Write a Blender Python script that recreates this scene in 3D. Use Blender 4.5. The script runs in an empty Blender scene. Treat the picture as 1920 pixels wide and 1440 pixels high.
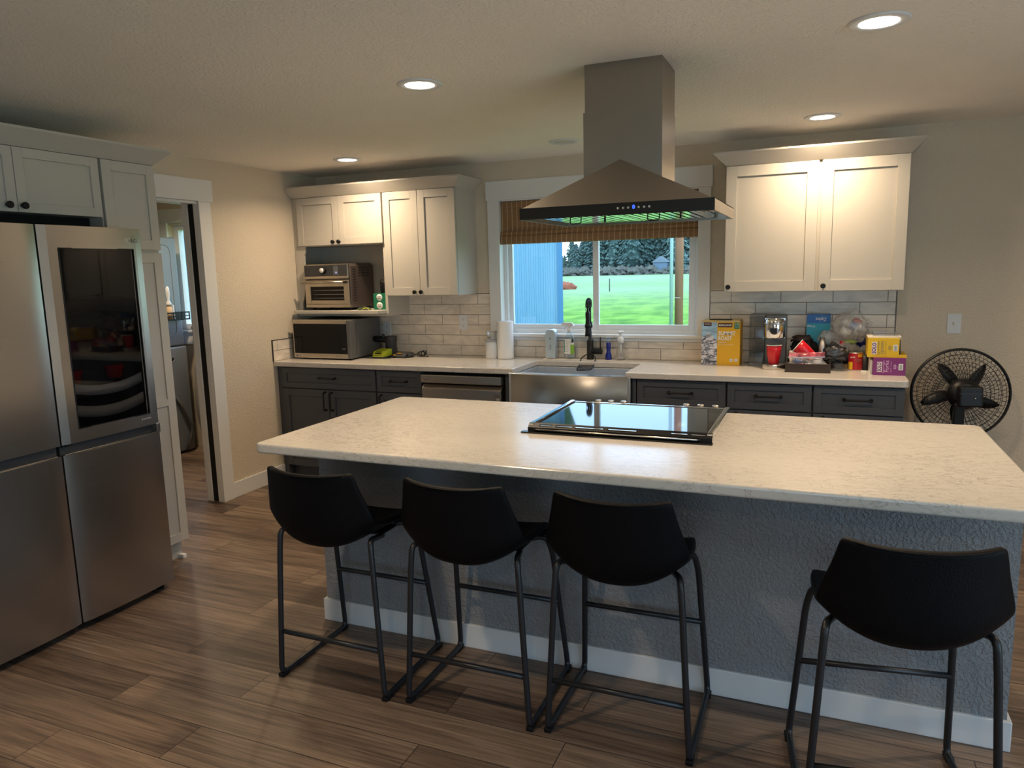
import bpy, bmesh, math, random
from mathutils import Vector, Matrix, noise
random.seed(7)
S = bpy.context.scene
COL = S.collection
PI = math.pi

# ------------------------------------------------------------------ camera
cam_d = bpy.data.cameras.new('camera'); cam = bpy.data.objects.new('camera', cam_d); COL.objects.link(cam)
cam_d.sensor_fit = 'HORIZONTAL'; cam_d.sensor_width = 36; cam_d.lens = 1374.016 / 1920 * 36
cam_d.clip_start = .05; cam_d.clip_end = 600
F = Vector((-0.38507635, 0.90998402, -0.15377026)); R = Vector((0.92214882, 0.38604329, -0.0247413)); U = Vector((-0.03684779, 0.15132635, 0.98779683))
M = Matrix.Identity(4)
for i in range(3):
    M[i][0] = R[i]; M[i][1] = U[i]; M[i][2] = -F[i]
M[0][3], M[1][3], M[2][3] = 3.79725, -5.01042, 1.55115
cam.matrix_world = M
S.camera = cam

# ------------------------------------------------------------------ view + world + daylight
S.view_settings.view_transform = 'Standard'; S.view_settings.look = 'None'
S.view_settings.gamma = 1; S.view_settings.use_curve_mapping = False
S.view_settings.exposure = 0.66
S.cycles.use_denoising = True
S.cycles.max_bounces = 8; S.cycles.diffuse_bounces = 5; S.cycles.glossy_bounces = 4; S.cycles.transparent_max_bounces = 12
S.cycles.sample_clamp_indirect = 4.0
S.cycles.caustics_reflective = False; S.cycles.caustics_refractive = False
W = bpy.data.worlds.new('overcast_sky'); S.world = W; W.use_nodes = True
wn = W.node_tree.nodes; wl = W.node_tree.links; wn.clear()
bg = wn.new('ShaderNodeBackground'); wo = wn.new('ShaderNodeOutputWorld'); tc = wn.new('ShaderNodeTexCoord')
sx = wn.new('ShaderNodeSeparateXYZ'); rp = wn.new('ShaderNodeValToRGB')
wl.new(tc.outputs['Generated'], sx.inputs[0]); wl.new(sx.outputs['Z'], rp.inputs[0]); wl.new(rp.outputs[0], bg.inputs[0]); wl.new(bg.outputs[0], wo.inputs[0])
rp.color_ramp.elements[0].position = 0.0; rp.color_ramp.elements[0].color = (.58, .77, .84, 1)
rp.color_ramp.elements[1].position = 0.8; rp.color_ramp.elements[1].color = (.62, .80, 1.0, 1)
_e = rp.color_ramp.elements.new(.16); _e.color = (.42, .68, 1.0, 1)
bg.inputs[1].default_value = 2.7
LAMP_POWER = 8.0
LAMP_COLOR = (1.0, .76, .50)

def portal(name, loc, rot, sx_, sy_):
    l = bpy.data.lights.new(name, 'AREA'); l.shape = 'RECTANGLE'; l.size = sx_; l.size_y = sy_
    l.cycles.is_portal = True
    o = bpy.data.objects.new(name, l); COL.objects.link(o); o.location = loc; o.rotation_euler = rot
portal('daylight_portal', (2.325, .14, 1.56), (-PI/2, 0, 0), 1.42, .96)
portal('daylight_portal', (7.02, -5.1, 1.06), (0, PI/2, 0), 2.12, 3.8)
portal('daylight_portal', (3.8, -9.02, 1.3), (PI/2, 0, 0), 2.2, 1.4)
portal('daylight_portal', (-1.2, .14, 1.55), (-PI/2, 0, 0), .9, .95)

# ------------------------------------------------------------------ helpers
class MB:
    def __init__(s): s.v = []; s.f = []; s.sm = []
    def add(s, vs, fs, smooth=False, m=None):
        b = len(s.v)
        for v in vs:
            v = Vector(v)
            if m is not None: v = m @ v
            s.v.append(v)
        for f in fs: s.f.append([b + i for i in f]); s.sm.append(smooth)
        return s
    def box(s, x0, x1, y0, y1, z0, z1, m=None):
        x0, x1 = min(x0, x1), max(x0, x1); y0, y1 = min(y0, y1), max(y0, y1); z0, z1 = min(z0, z1), max(z0, z1)
        vs = [(x, y, z) for x in (x0, x1) for y in (y0, y1) for z in (z0, z1)]
        return s.add(vs, [(0, 1, 3, 2), (4, 6, 7, 5), (0, 4, 5, 1), (2, 3, 7, 6), (0, 2, 6, 4), (1, 5, 7, 3)], m=m)
    def ring_tube(s, pts, r, n=10, closed=False, caps=True, m=None, flat=1.0):
        pts = [Vector(p) for p in pts]; N = len(pts)
        if not hasattr(r, '__len__'): r = [r] * N
        tans = []
        for i in range(N):
            if closed: t = pts[(i + 1) % N] - pts[i - 1]
            else: t = pts[min(i + 1, N - 1)] - pts[max(i - 1, 0)]
            tans.append(t.normalized() if t.length > 1e-9 else Vector((0, 0, 1)))
        a = Vector((0, 0, 1)) if abs(tans[0].z) < .9 else Vector((1, 0, 0))
        nrm = (a - tans[0] * a.dot(tans[0])).normalized()
        vs = []
        for i in range(N):
            if i:
                q = tans[i - 1].rotation_difference(tans[i]); nrm = q @ nrm
                nrm = (nrm - tans[i] * nrm.dot(tans[i])).normalized()
            bn = tans[i].cross(nrm)
            for k in range(n):
                an = 2 * PI * k / n
                vs.append(pts[i] + (nrm * math.cos(an) + bn * math.sin(an) * flat) * r[i])
        fs = []
        for i in range(N if closed else N - 1):
            j = (i + 1) % N
            for k in range(n):
                k2 = (k + 1) % n
                fs.append((i * n + k, i * n + k2, j * n + k2, j * n + k))
        s.add(vs, fs, True, m)
        if caps and not closed:
            b = len(s.v) - N * n
            s.f.append([b + k for k in reversed(range(n))]); s.sm.append(False)
            s.f.append([b + (N - 1) * n + k for k in range(n)]); s.sm.append(False)
        return s
    def cyl(s, p0, p1, r0, r1=None, n=20, m=None):
        return s.ring_tube([p0, p1], [r0, r0 if r1 is None else r1], n, m=m)
    def lathe(s, prof, c, n=28, m=None, axis='z', closed_profile=False):
        vs = []
        for r, h in prof:
            for k in range(n):
                a = 2 * PI * k / n
                if axis == 'z': vs.append((c[0] + r * math.cos(a), c[1] + r * math.sin(a), c[2] + h))
                elif axis == 'y': vs.append((c[0] + r * math.cos(a), c[1] + h, c[2] + r * math.sin(a)))
                else: vs.append((c[0] + h, c[1] + r * math.cos(a), c[2] + r * math.sin(a)))
        fs = []
        P = len(prof)
        for i in range(P if closed_profile else P - 1):
            j = (i + 1) % P
            for k in range(n):
                k2 = (k + 1) % n
                fs.append((i * n + k, i * n + k2, j * n + k2, j * n + k))
        s.add(vs, fs, True, m)
        if not closed_profile:
            b = len(s.v) - P * n
            if prof[0][0] > 1e-5: s.f.append([b + k for k in reversed(range(n))]); s.sm.append(False)
            if prof[-1][0] > 1e-5: s.f.append([b + (P - 1) * n + k for k in range(n)]); s.sm.append(False)
        return s
    def prism(s, poly, axis, a, b, m=None):
        n = len(poly)
        def P(p, h):
            return {'x': (h, p[0], p[1]), 'y': (p[0], h, p[1]), 'z': (p[0], p[1], h)}[axis]
        vs = [P(p, a) for p in poly] + [P(p, b) for p in poly]
        fs = [list(range(n))[::-1], list(range(n, 2 * n))] + [(i, (i + 1) % n, n + (i + 1) % n, n + i) for i in range(n)]
        return s.add(vs, fs, m=m)
    def ball(s, c, r, sc=(1, 1, 1), n=12, m=None, jit=0, seed=0):
        rows = max(5, n // 2); prof = []
        vs = []; fs = []
        for i in range(rows + 1):
            th = PI * i / rows
            for k in range(n):
                a = 2 * PI * k / n
                d = Vector((math.sin(th) * math.cos(a), math.sin(th) * math.sin(a), math.cos(th)))
                q = r * (1 + jit * noise.noise(d * 2.3 + Vector((seed, seed * 1.7, 0))))
                vs.append((c[0] + d.x * q * sc[0], c[1] + d.y * q * sc[1], c[2] + d.z * q * sc[2]))
        for i in range(rows):
            for k in range(n):
                k2 = (k + 1) % n; fs.append((i * n + k, (i + 1) * n + k, (i + 1) * n + k2, i * n + k2))
        return s.add(vs, fs, True, m)
    def frame(s, x0, x1, y0, y1, z0, z1, w, wt=None, wb=None):   # rectangular frame facing y
        wt = w if wt is None else wt; wb = w if wb is None else wb
        s.box(x0, x0 + w, y0, y1, z0, z1); s.box(x1 - w, x1, y0, y1, z0, z1)
        s.box(x0 + w, x1 - w, y0, y1, z1 - wt, z1); s.box(x0 + w, x1 - w, y0, y1, z0, z0 + wb)
        return s

def fillet(pts, r, k=5, closed=False):
    pts = [Vector(p) for p in pts]; out = []; n = len(pts)
    for i, p in enumerate(pts):
        if not closed and i in (0, n - 1): out.append(p); continue
        a = pts[i - 1] - p; b = pts[(i + 1) % n] - p
        rr = min(r, a.length * .49, b.length * .49)
        p0 = p + a.normalized() * rr; p1 = p + b.normalized() * rr
        for t in range(k + 1):
            t /= k; out.append(p0 * (1 - t) ** 2 + p * 2 * t * (1 - t) + p1 * t * t)
    return out

def wloc(o):
    v = Vector((0, 0, 0))
    while o: v += o.location; o = o.parent
    return v

def obj(name, mb, mat, parent=None, bevel=0, seg=2, solid=0, sub=0, label=None):
    me = bpy.data.meshes.new(name)
    if parent is not None: off = wloc(parent)
    else:
        xs = [v.x for v in mb.v]; ys = [v.y for v in mb.v]; zs = [v.z for v in mb.v]
        off = Vector(((min(xs) + max(xs)) / 2, (min(ys) + max(ys)) / 2, min(zs)))
    me.from_pydata([v - off for v in mb.v], [], mb.f)
    me.polygons.foreach_set('use_smooth', mb.sm)
    bm = bmesh.new(); bm.from_mesh(me); bmesh.ops.recalc_face_normals(bm, faces=bm.faces); bm.to_mesh(me); bm.free()
    me.update()
    if mat is not None: me.materials.append(mat)
    o = bpy.data.objects.new(name, me); COL.objects.link(o)
    if parent is None: o.location = off
    else: o.parent = parent
    if solid:
        md = o.modifiers.new('solid', 'SOLIDIFY'); md.thickness = solid; md.offset = 0
    if bevel:
        md = o.modifiers.new('bevel', 'BEVEL'); md.width = bevel; md.segments = seg; md.limit_method = 'ANGLE'; md.angle_limit = math.radians(40)
        md.harden_normals = False
    if sub:
        md = o.modifiers.new('sub', 'SUBSURF'); md.levels = sub; md.render_levels = sub
    if label: o['label'] = label
    return o

def thing(name, label, cat, loc, group=None):
    o = bpy.data.objects.new(name, None); COL.objects.link(o); o.location = loc
    o.empty_display_size = .1
    o['label'] = label; o['category'] = cat
    if group: o['group'] = group
    return o
def tag(o, label, cat, group=None, kind=None):
    o['label'] = label; o['category'] = cat
    if group: o['group'] = group
    if kind: o['kind'] = kind
    return o
def struct(name, mb, mat, bevel=0, parent=None, **k):
    o = obj(name, mb, mat, parent, bevel=bevel, **k)
    if parent is None: o['kind'] = 'structure'
    return o

_tc = {}
def text(body, mat, parent, size, pos, face='-y', width=None, name='lettering', align='CENTER', rot=0, depth=.0004, bold=0):
    """text whose centre lies at pos, standing on a surface that faces -y or +x"""
    cu = bpy.data.curves.new(name, 'FONT'); cu.body = body; cu.size = size; cu.align_x = align; cu.align_y = 'CENTER'
    cu.extrude = depth; cu.offset = bold * size; cu.resolution_u = 3
    t = bpy.data.objects.new('tmp_text', cu); COL.objects.link(t)
    dg = bpy.context.evaluated_depsgraph_get(); dg.update()
    me = bpy.data.meshes.new_from_object(t.evaluated_get(dg))
    bpy.data.objects.remove(t); bpy.data.curves.remove(cu)
    me.name = name
    sxx = 1
    if width and len(me.vertices):
        xs = [v.co.x for v in me.vertices]; sxx = width / max(1e-6, max(xs) - min(xs))
    b = Matrix.Rotation(PI / 2, 4, 'X')
    if face == '+x': b = Matrix.Rotation(PI / 2, 4, 'Z') @ b
    if face == 'z': b = Matrix.Identity(4)
    m = Matrix.Translation(Vector(pos) - wloc(parent)) @ b @ Matrix.Rotation(rot, 4, 'Z') @ Matrix.Diagonal((sxx, 1, 1, 1))
    me.transform(m)
    me.materials.clear(); me.materials.append(mat)
    o = bpy.data.objects.new(name, me); COL.objects.link(o); o.parent = parent
    return o

# ------------------------------------------------------------------ materials
def nt(name):
    m = bpy.data.materials.new(name); m.use_nodes = True
    n = m.node_tree.nodes; l = m.node_tree.links; b = n['Principled BSDF']
    return m, n, l, b
def mat(name, col, rough=.5, metal=0, bump=0, bscale=80, cvar=0, cscale=6, spec=None, coat=0, stretch=None, trans=0, alpha=1, ior=None):
    m, n, l, b = nt(name)
    b.inputs['Base Color'].default_value = (*col, 1); b.inputs['Roughness'].default_value = rough; b.inputs['Metallic'].default_value = metal
    if spec is not None: b.inputs['Specular IOR Level'].default_value = spec
    if coat: b.inputs['Coat Weight'].default_value = coat; b.inputs['Coat Roughness'].default_value = .08
    if trans: b.inputs['Transmission Weight'].default_value = trans
    if ior: b.inputs['IOR'].default_value = ior
    if alpha < 1: b.inputs['Alpha'].default_value = alpha
    t = n.new('ShaderNodeTexCoord'); mp = n.new('ShaderNodeMapping'); l.new(t.outputs['Object'], mp.inputs[0])
    if stretch: mp.inputs['Scale'].default_value = stretch
    # every material is procedural: a faint tonal noise even where it hardly shows
    ns = n.new('ShaderNodeTexNoise'); ns.inputs['Scale'].default_value = cscale; ns.inputs['Detail'].default_value = 4
    l.new(mp.outputs[0], ns.inputs['Vector'])
    mx = n.new('ShaderNodeMix'); mx.data_type = 'RGBA'; mx.blend_type = 'MIX'
    v = cvar if cvar else .03
    mx.inputs[6].default_value = (*[c * (1 - v) for c in col], 1); mx.inputs[7].default_value = (*[min(1, c * (1 + v)) for c in col], 1)
    l.new(ns.outputs['Fac'], mx.inputs[0]); l.new(mx.outputs[2], b.inputs['Base Color'])
    if bump:
        nb = n.new('ShaderNodeTexNoise'); nb.inputs['Scale'].default_value = bscale; nb.inputs['Detail'].default_value = 3
        l.new(mp.outputs[0], nb.inputs['Vector'])
        bp = n.new('ShaderNodeBump'); bp.inputs['Strength'].default_value = bump; bp.inputs['Distance'].default_value = .004
        l.new(nb.outputs['Fac'], bp.inputs['Height']); l.new(bp.outputs[0], b.inputs['Normal'])
    return m
def emis(name, col, st):
    m, n, l, b = nt(name)
    b.inputs['Base Color'].default_value = (*col, 1); b.inputs['Emission Color'].default_value = (*col, 1); b.inputs['Emission Strength'].default_value = st
    return m
def steel(name, col, rough, horiz=True, scale=1.0, aniso=.0):
    """brushed stainless: long fine streaks drive roughness and a slight bump"""
    m, n, l, b = nt(name)
    b.inputs['Metallic'].default_value = 1; b.inputs['Base Color'].default_value = (*col, 1)
    t = n.new('ShaderNodeTexCoord'); mp = n.new('ShaderNodeMapping'); l.new(t.outputs['Object'], mp.inputs[0])
    mp.inputs['Scale'].default_value = (3, 3, 900) if horiz else (900, 900, 3)
    ns = n.new('ShaderNodeTexNoise'); ns.inputs['Scale'].default_value = scale; ns.inputs['Detail'].default_value = 2
    l.new(mp.outputs[0], ns.inputs['Vector'])
    mr = n.new('ShaderNodeMapRange'); mr.inputs[3].default_value = rough * .8; mr.inputs[4].default_value = rough * 1.25
    l.new(ns.outputs['Fac'], mr.inputs[0]); l.new(mr.outputs[0], b.inputs['Roughness'])
    bp = n.new('ShaderNodeBump'); bp.inputs['Strength'].default_value = .012; bp.inputs['Distance'].default_value = .0003
    l.new(ns.outputs['Fac'], bp.inputs['Height']); l.new(bp.outputs[0], b.inputs['Normal'])
    return m
def glass(name, tint=(1, 1, 1), refl=.08, rough=0.0):
    m, n, l, b = nt(name); n.remove(b)
    tr = n.new('ShaderNodeBsdfTransparent'); tr.inputs[0].default_value = (*tint, 1)
    gl = n.new('ShaderNodeBsdfGlossy'); gl.inputs['Roughness'].default_value = rough
    lw = n.new('ShaderNodeLayerWeight'); lw.inputs[0].default_value = .25
    mr = n.new('ShaderNodeMapRange'); mr.inputs[3].default_value = refl * .6; mr.inputs[4].default_value = min(1, refl * 6)
    l.new(lw.outputs['Facing'], mr.inputs[0])
    mx = n.new('ShaderNodeMixShader'); l.new(mr.outputs[0], mx.inputs[0]); l.new(tr.outputs[0], mx.inputs[1]); l.new(gl.outputs[0], mx.inputs[2])
    l.new(mx.outputs[0], n['Material Output'].inputs[0])
    return m

def film(name, milky, col=(.80, .80, .80)):
    """thin crinkled plastic: mostly clear, partly milky, with sharp glints"""
    m, n, l, b = nt(name)
    b.inputs['Base Color'].default_value = (*col, 1); b.inputs['Roughness'].default_value = .12; b.inputs['Specular IOR Level'].default_value = .9
    tr = n.new('ShaderNodeBsdfTransparent'); tr.inputs[0].default_value = (.97, .97, .97, 1)
    t = n.new('ShaderNodeTexCoord'); ns = n.new('ShaderNodeTexNoise'); ns.inputs['Scale'].default_value = 13; ns.inputs['Detail'].default_value = 3; l.new(t.outputs['Object'], ns.inputs['Vector'])
    mr = n.new('ShaderNodeMapRange'); mr.inputs[1].default_value = .35; mr.inputs[2].default_value = .7; mr.inputs[3].default_value = milky * .3; mr.inputs[4].default_value = min(1, milky * 2.2)
    l.new(ns.outputs['Fac'], mr.inputs[0])
    bp = n.new('ShaderNodeBump'); bp.inputs['Strength'].default_value = .8; bp.inputs['Distance'].default_value = .01; l.new(ns.outputs['Fac'], bp.inputs['Height']); l.new(bp.outputs[0], b.inputs['Normal'])
    mx = n.new('ShaderNodeMixShader'); l.new(mr.outputs[0], mx.inputs[0]); l.new(tr.outputs[0], mx.inputs[1]); l.new(b.outputs[0], mx.inputs[2])
    l.new(mx.outputs[0], n['Material Output'].inputs[0])
    return m

def plaster(name, col, st, sc):
    m, n, l, b = nt(name); b.inputs['Roughness'].default_value = .75; b.inputs['Specular IOR Level'].default_value = .25
    t = n.new('ShaderNodeNewGeometry')
    ns = n.new('ShaderNodeTexNoise'); ns.inputs['Scale'].default_value = sc; ns.inputs['Detail'].default_value = 3; ns.inputs['Distortion'].default_value = .6
    n2 = n.new('ShaderNodeTexNoise'); n2.inputs['Scale'].default_value = 2.2; n2.inputs['Detail'].default_value = 2
    l.new(t.outputs['Position'], ns.inputs['Vector']); l.new(t.outputs['Position'], n2.inputs['Vector'])
    rr = n.new('ShaderNodeValToRGB'); rr.color_ramp.elements[0].position = .42; rr.color_ramp.elements[1].position = .62
    l.new(ns.outputs['Fac'], rr.inputs[0])
    bp = n.new('ShaderNodeBump'); bp.inputs['Strength'].default_value = st; bp.inputs['Distance'].default_value = .003
    l.new(rr.outputs[0], bp.inputs['Height']); l.new(bp.outputs[0], b.inputs['Normal'])
    mx = n.new('ShaderNodeMix'); mx.data_type = 'RGBA'
    mx.inputs[6].default_value = (*[c * .96 for c in col], 1); mx.inputs[7].default_value = (*[c * 1.04 for c in col], 1)
    l.new(n2.outputs['Fac'], mx.inputs[0]); l.new(mx.outputs[2], b.inputs['Base Color'])
    return m

def floor_mat():
    m, n, l, b = nt('vinyl_plank')
    g = n.new('ShaderNodeNewGeometry'); mp = n.new('ShaderNodeMapping'); l.new(g.outputs['Position'], mp.inputs[0])
    mp.inputs['Location'].default_value = (10.35, 20 * .182 - (-2.725) % .182 - .182 * 0 + 0, 0)
    mp.inputs['Location'].default_value[1] = 10.92 + 2.725 - .182 * 15 + .005
    br = n.new('ShaderNodeTexBrick'); br.inputs['Scale'].default_value = 1; br.inputs['Brick Width'].default_value = 1.22
    br.inputs['Row Height'].default_value = .182; br.inputs['Mortar Size'].default_value = .0018; br.inputs['Mortar Smooth'].default_value = .3
    br.inputs['Color1'].default_value = (0, 0, 0, 1); br.inputs['Color2'].default_value = (1, 1, 1, 1); br.inputs['Mortar'].default_value = (.5, .5, .5, 1)
    br.offset = .37; br.offset_frequency = 2; br.squash_frequency = 2
    l.new(mp.outputs[0], br.inputs['Vector'])
    sc = n.new('ShaderNodeSeparateColor'); l.new(br.outputs['Color'], sc.inputs[0])
    cx = n.new('ShaderNodeCombineXYZ'); mu = n.new('ShaderNodeMath'); mu.operation = 'MULTIPLY'; mu.inputs[1].default_value = 37.0
    l.new(sc.outputs[0], mu.inputs[0]); l.new(mu.outputs[0], cx.inputs[2]); l.new(mu.outputs[0], cx.inputs[0])
    ad = n.new('ShaderNodeVectorMath'); ad.operation = 'ADD'; l.new(g.outputs['Position'], ad.inputs[0]); l.new(cx.outputs[0], ad.inputs[1])
    m2 = n.new('ShaderNodeMapping'); m2.inputs['Scale'].default_value = (1.0, 13, 1); l.new(ad.outputs[0], m2.inputs[0])
    gn = n.new('ShaderNodeTexNoise'); gn.inputs['Scale'].default_value = 1.3; gn.inputs['Detail'].default_value = 5; gn.inputs['Roughness'].default_value = .62; gn.inputs['Distortion'].default_value = .9
    l.new(m2.outputs[0], gn.inputs['Vector'])
    m3 = n.new('ShaderNodeMapping'); m3.inputs['Scale'].default_value = (1.6, 70, 1); l.new(ad.outputs[0], m3.inputs[0])
    fn = n.new('ShaderNodeTexNoise'); fn.inputs['Scale'].default_value = 2.0; fn.inputs['Detail'].default_value = 4; fn.inputs['Distortion'].default_value = .5
    l.new(m3.outputs[0], fn.inputs['Vector'])
    def math_(op, a, bb):
        q = n.new('ShaderNodeMath'); q.operation = op
        for i, v in ((0, a), (1, bb)):
            if isinstance(v, (int, float)): q.inputs[i].default_value = v
            else: l.new(v, q.inputs[i])
        return q.outputs[0]
    a1 = math_('MULTIPLY', sc.outputs[0], .40)
    a2 = math_('MULTIPLY', gn.outputs['Fac'], .95)
    a3 = math_('MULTIPLY', fn.outputs['Fac'], .85)
    su = math_('SUBTRACT', math_('ADD', math_('ADD', a1, a2), a3), .58)
    cr = n.new('ShaderNodeValToRGB'); e = cr.color_ramp.elements
    e[0].position = .22; e[0].color = (.060, .038, .027, 1); e[1].position = .82; e[1].color = (.315, .222, .155, 1)
    k = e.new(.40); k.color = (.118, .078, .055, 1); k = e.new(.58); k.color = (.190, .130, .092, 1)
    l.new(su, cr.inputs[0])
    mo = n.new('ShaderNodeMix'); mo.data_type = 'RGBA'; l.new(br.outputs['Fac'], mo.inputs[0]); l.new(cr.outputs[0], mo.inputs[6]); mo.inputs[7].default_value = (.035, .025, .02, 1)
    l.new(mo.outputs[2], b.inputs['Base Color'])
    b.inputs['Roughness'].default_value = .42; b.inputs['Specular IOR Level'].default_value = .45
    bp = n.new('ShaderNodeBump'); bp.inputs['Strength'].default_value = .35; bp.inputs['Distance'].default_value = .0015
    l.new(math_('SUBTRACT', a3, br.outputs['Fac']), bp.inputs['Height']); l.new(bp.outputs[0], b.inputs['Normal'])
    return m

def quartz_mat():
    m, n, l, b = nt('veined_quartz')
    g = n.new('ShaderNodeNewGeometry')
    mp = n.new('ShaderNodeMapping'); mp.inputs['Scale'].default_value = (5, 11, 11); mp.inputs['Rotation'].default_value = (0, 0, .12); l.new(g.outputs['Position'], mp.inputs[0])
    nz = n.new('ShaderNodeTexNoise'); nz.inputs['Scale'].default_value = 1.6; nz.inputs['Detail'].default_value = 6; nz.inputs['Roughness'].default_value = .65; nz.inputs['Distortion'].default_value = 1.6
    l.new(mp.outputs[0], nz.inputs['Vector'])
    r1 = n.new('ShaderNodeValToRGB'); e = r1.color_ramp.elements; e[0].position = .482; e[0].color = (0, 0, 0, 1); e[1].position = .518; e[1].color = (0, 0, 0, 1); q = e.new(.5); q.color = (1, 1, 1, 1)
    l.new(nz.outputs['Fac'], r1.inputs[0])
    n2 = n.new('ShaderNodeTexNoise'); n2.inputs['Scale'].default_value = 7; n2.inputs['Detail'].default_value = 5; l.new(mp.outputs[0], n2.inputs['Vector'])
    n3 = n.new('ShaderNodeTexNoise'); n3.inputs['Scale'].default_value = 1.1; n3.inputs['Detail'].default_value = 2; l.new(g.outputs['Position'], n3.inputs['Vector'])
    r3 = n.new('ShaderNodeValToRGB'); r3.color_ramp.elements[0].position = .35; r3.color_ramp.elements[1].position = .7; l.new(n3.outputs['Fac'], r3.inputs[0])
    mu = n.new('ShaderNodeMath'); mu.operation = 'MULTIPLY'; l.new(r1.outputs[0], mu.inputs[0]); l.new(r3.outputs[0], mu.inputs[1])
    mu2 = n.new('ShaderNodeMath'); mu2.operation = 'MULTIPLY'; l.new(mu.outputs[0], mu2.inputs[0]); mu2.inputs[1].default_value = .95
    base = n.new('ShaderNodeMix'); base.data_type = 'RGBA'; base.inputs[6].default_value = (.57, .53, .48, 1); base.inputs[7].default_value = (.67, .63, .58, 1); l.new(n2.outputs['Fac'], base.inputs[0])
    mx = n.new('ShaderNodeMix'); mx.data_type = 'RGBA'; l.new(mu2.outputs[0], mx.inputs[0]); l.new(base.outputs[2], mx.inputs[6]); mx.inputs[7].default_value = (.20, .17, .14, 1)
    l.new(mx.outputs[2], b.inputs['Base Color'])
    b.inputs['Roughness'].default_value = .19; b.inputs['Specular IOR Level'].default_value = .6
    return m

def tile_mat():
    m, n, l, b = nt('glazed_tile')
    g = n.new('ShaderNodeNewGeometry'); mp = n.new('ShaderNodeMapping'); mp.inputs['Scale'].default_value = (3.2, 3.2, 9); l.new(g.outputs['Position'], mp.inputs[0])
    ns = n.new('ShaderNodeTexNoise'); ns.inputs['Scale'].default_value = 1.7; ns.inputs['Detail'].default_value = 4; ns.inputs['Distortion'].default_value = 1.2; l.new(mp.outputs[0], ns.inputs['Vector'])
    cr = n.new('ShaderNodeValToRGB'); cr.color_ramp.elements[0].color = (.62, .55, .47, 1); cr.color_ramp.elements[1].color = (.90, .81, .70, 1)
    cr.color_ramp.elements[0].position = .25; cr.color_ramp.elements[1].position = .75
    l.new(ns.outputs['Fac'], cr.inputs[0]); l.new(cr.outputs[0], b.inputs['Base Color'])
    b.inputs['Roughness'].default_value = .22
    bp = n.new('ShaderNodeBump'); bp.inputs['Strength'].default_value = .5; bp.inputs['Distance'].default_value = .004; l.new(ns.outputs['Fac'], bp.inputs['Height']); l.new(bp.outputs[0], b.inputs['Normal'])
    return m

def bamboo_mat():
    m, n, l, b = nt('woven_bamboo')
    g = n.new('ShaderNodeNewGeometry')
    def wave(axis, sc, dist=0.0):
        w = n.new('ShaderNodeTexWave'); w.wave_type = 'BANDS'; w.bands_direction = axis; w.inputs['Scale'].default_value = sc; w.inputs['Distortion'].default_value = dist
        l.new(g.outputs['Position'], w.inputs['Vector']); return w
    w1 = wave('Z', 42, .6)
    ns = n.new('ShaderNodeTexNoise'); mp = n.new('ShaderNodeMapping'); mp.inputs['Scale'].default_value = (3, 3, 160); l.new(g.outputs['Position'], mp.inputs[0]); l.new(mp.outputs[0], ns.inputs['Vector']); ns.inputs['Scale'].default_value = 1
    cr = n.new('ShaderNodeValToRGB'); cr.color_ramp.elements[0].color = (.075, .035, .014, 1); cr.color_ramp.elements[1].color = (.36, .20, .09, 1)
    ad = n.new('ShaderNodeMath'); ad.operation = 'MULTIPLY_ADD'; l.new(w1.outputs['Fac'], ad.inputs[0]); ad.inputs[1].default_value = .45; 
    ns2 = n.new('ShaderNodeMath'); ns2.operation = 'MULTIPLY'; ns2.inputs[1].default_value = .75; l.new(ns.outputs['Fac'], ns2.inputs[0]); l.new(ns2.outputs[0], ad.inputs[2])
    l.new(ad.outputs[0], cr.inputs[0])
    w2 = wave('X', 8.2, 0)
    r2 = n.new('ShaderNodeValToRGB'); r2.color_ramp.elements[0].position = .93; r2.color_ramp.elements[1].position = .98
    l.new(w2.outputs['Fac'], r2.inputs[0])
    mu = n.new('ShaderNodeMath'); mu.operation = 'MULTIPLY'; l.new(r2.outputs[0], mu.inputs[0]); mu.inputs[1].default_value = .6
    mx = n.new('ShaderNodeMix'); mx.data_type = 'RGBA'; l.new(mu.outputs[0], mx.inputs[0]); l.new(cr.outputs[0], mx.inputs[6]); mx.inputs[7].default_value = (.62, .46, .28, 1)
    l.new(mx.outputs[2], b.inputs['Base Color']); b.inputs['Roughness'].default_value = .7
    return m

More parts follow.
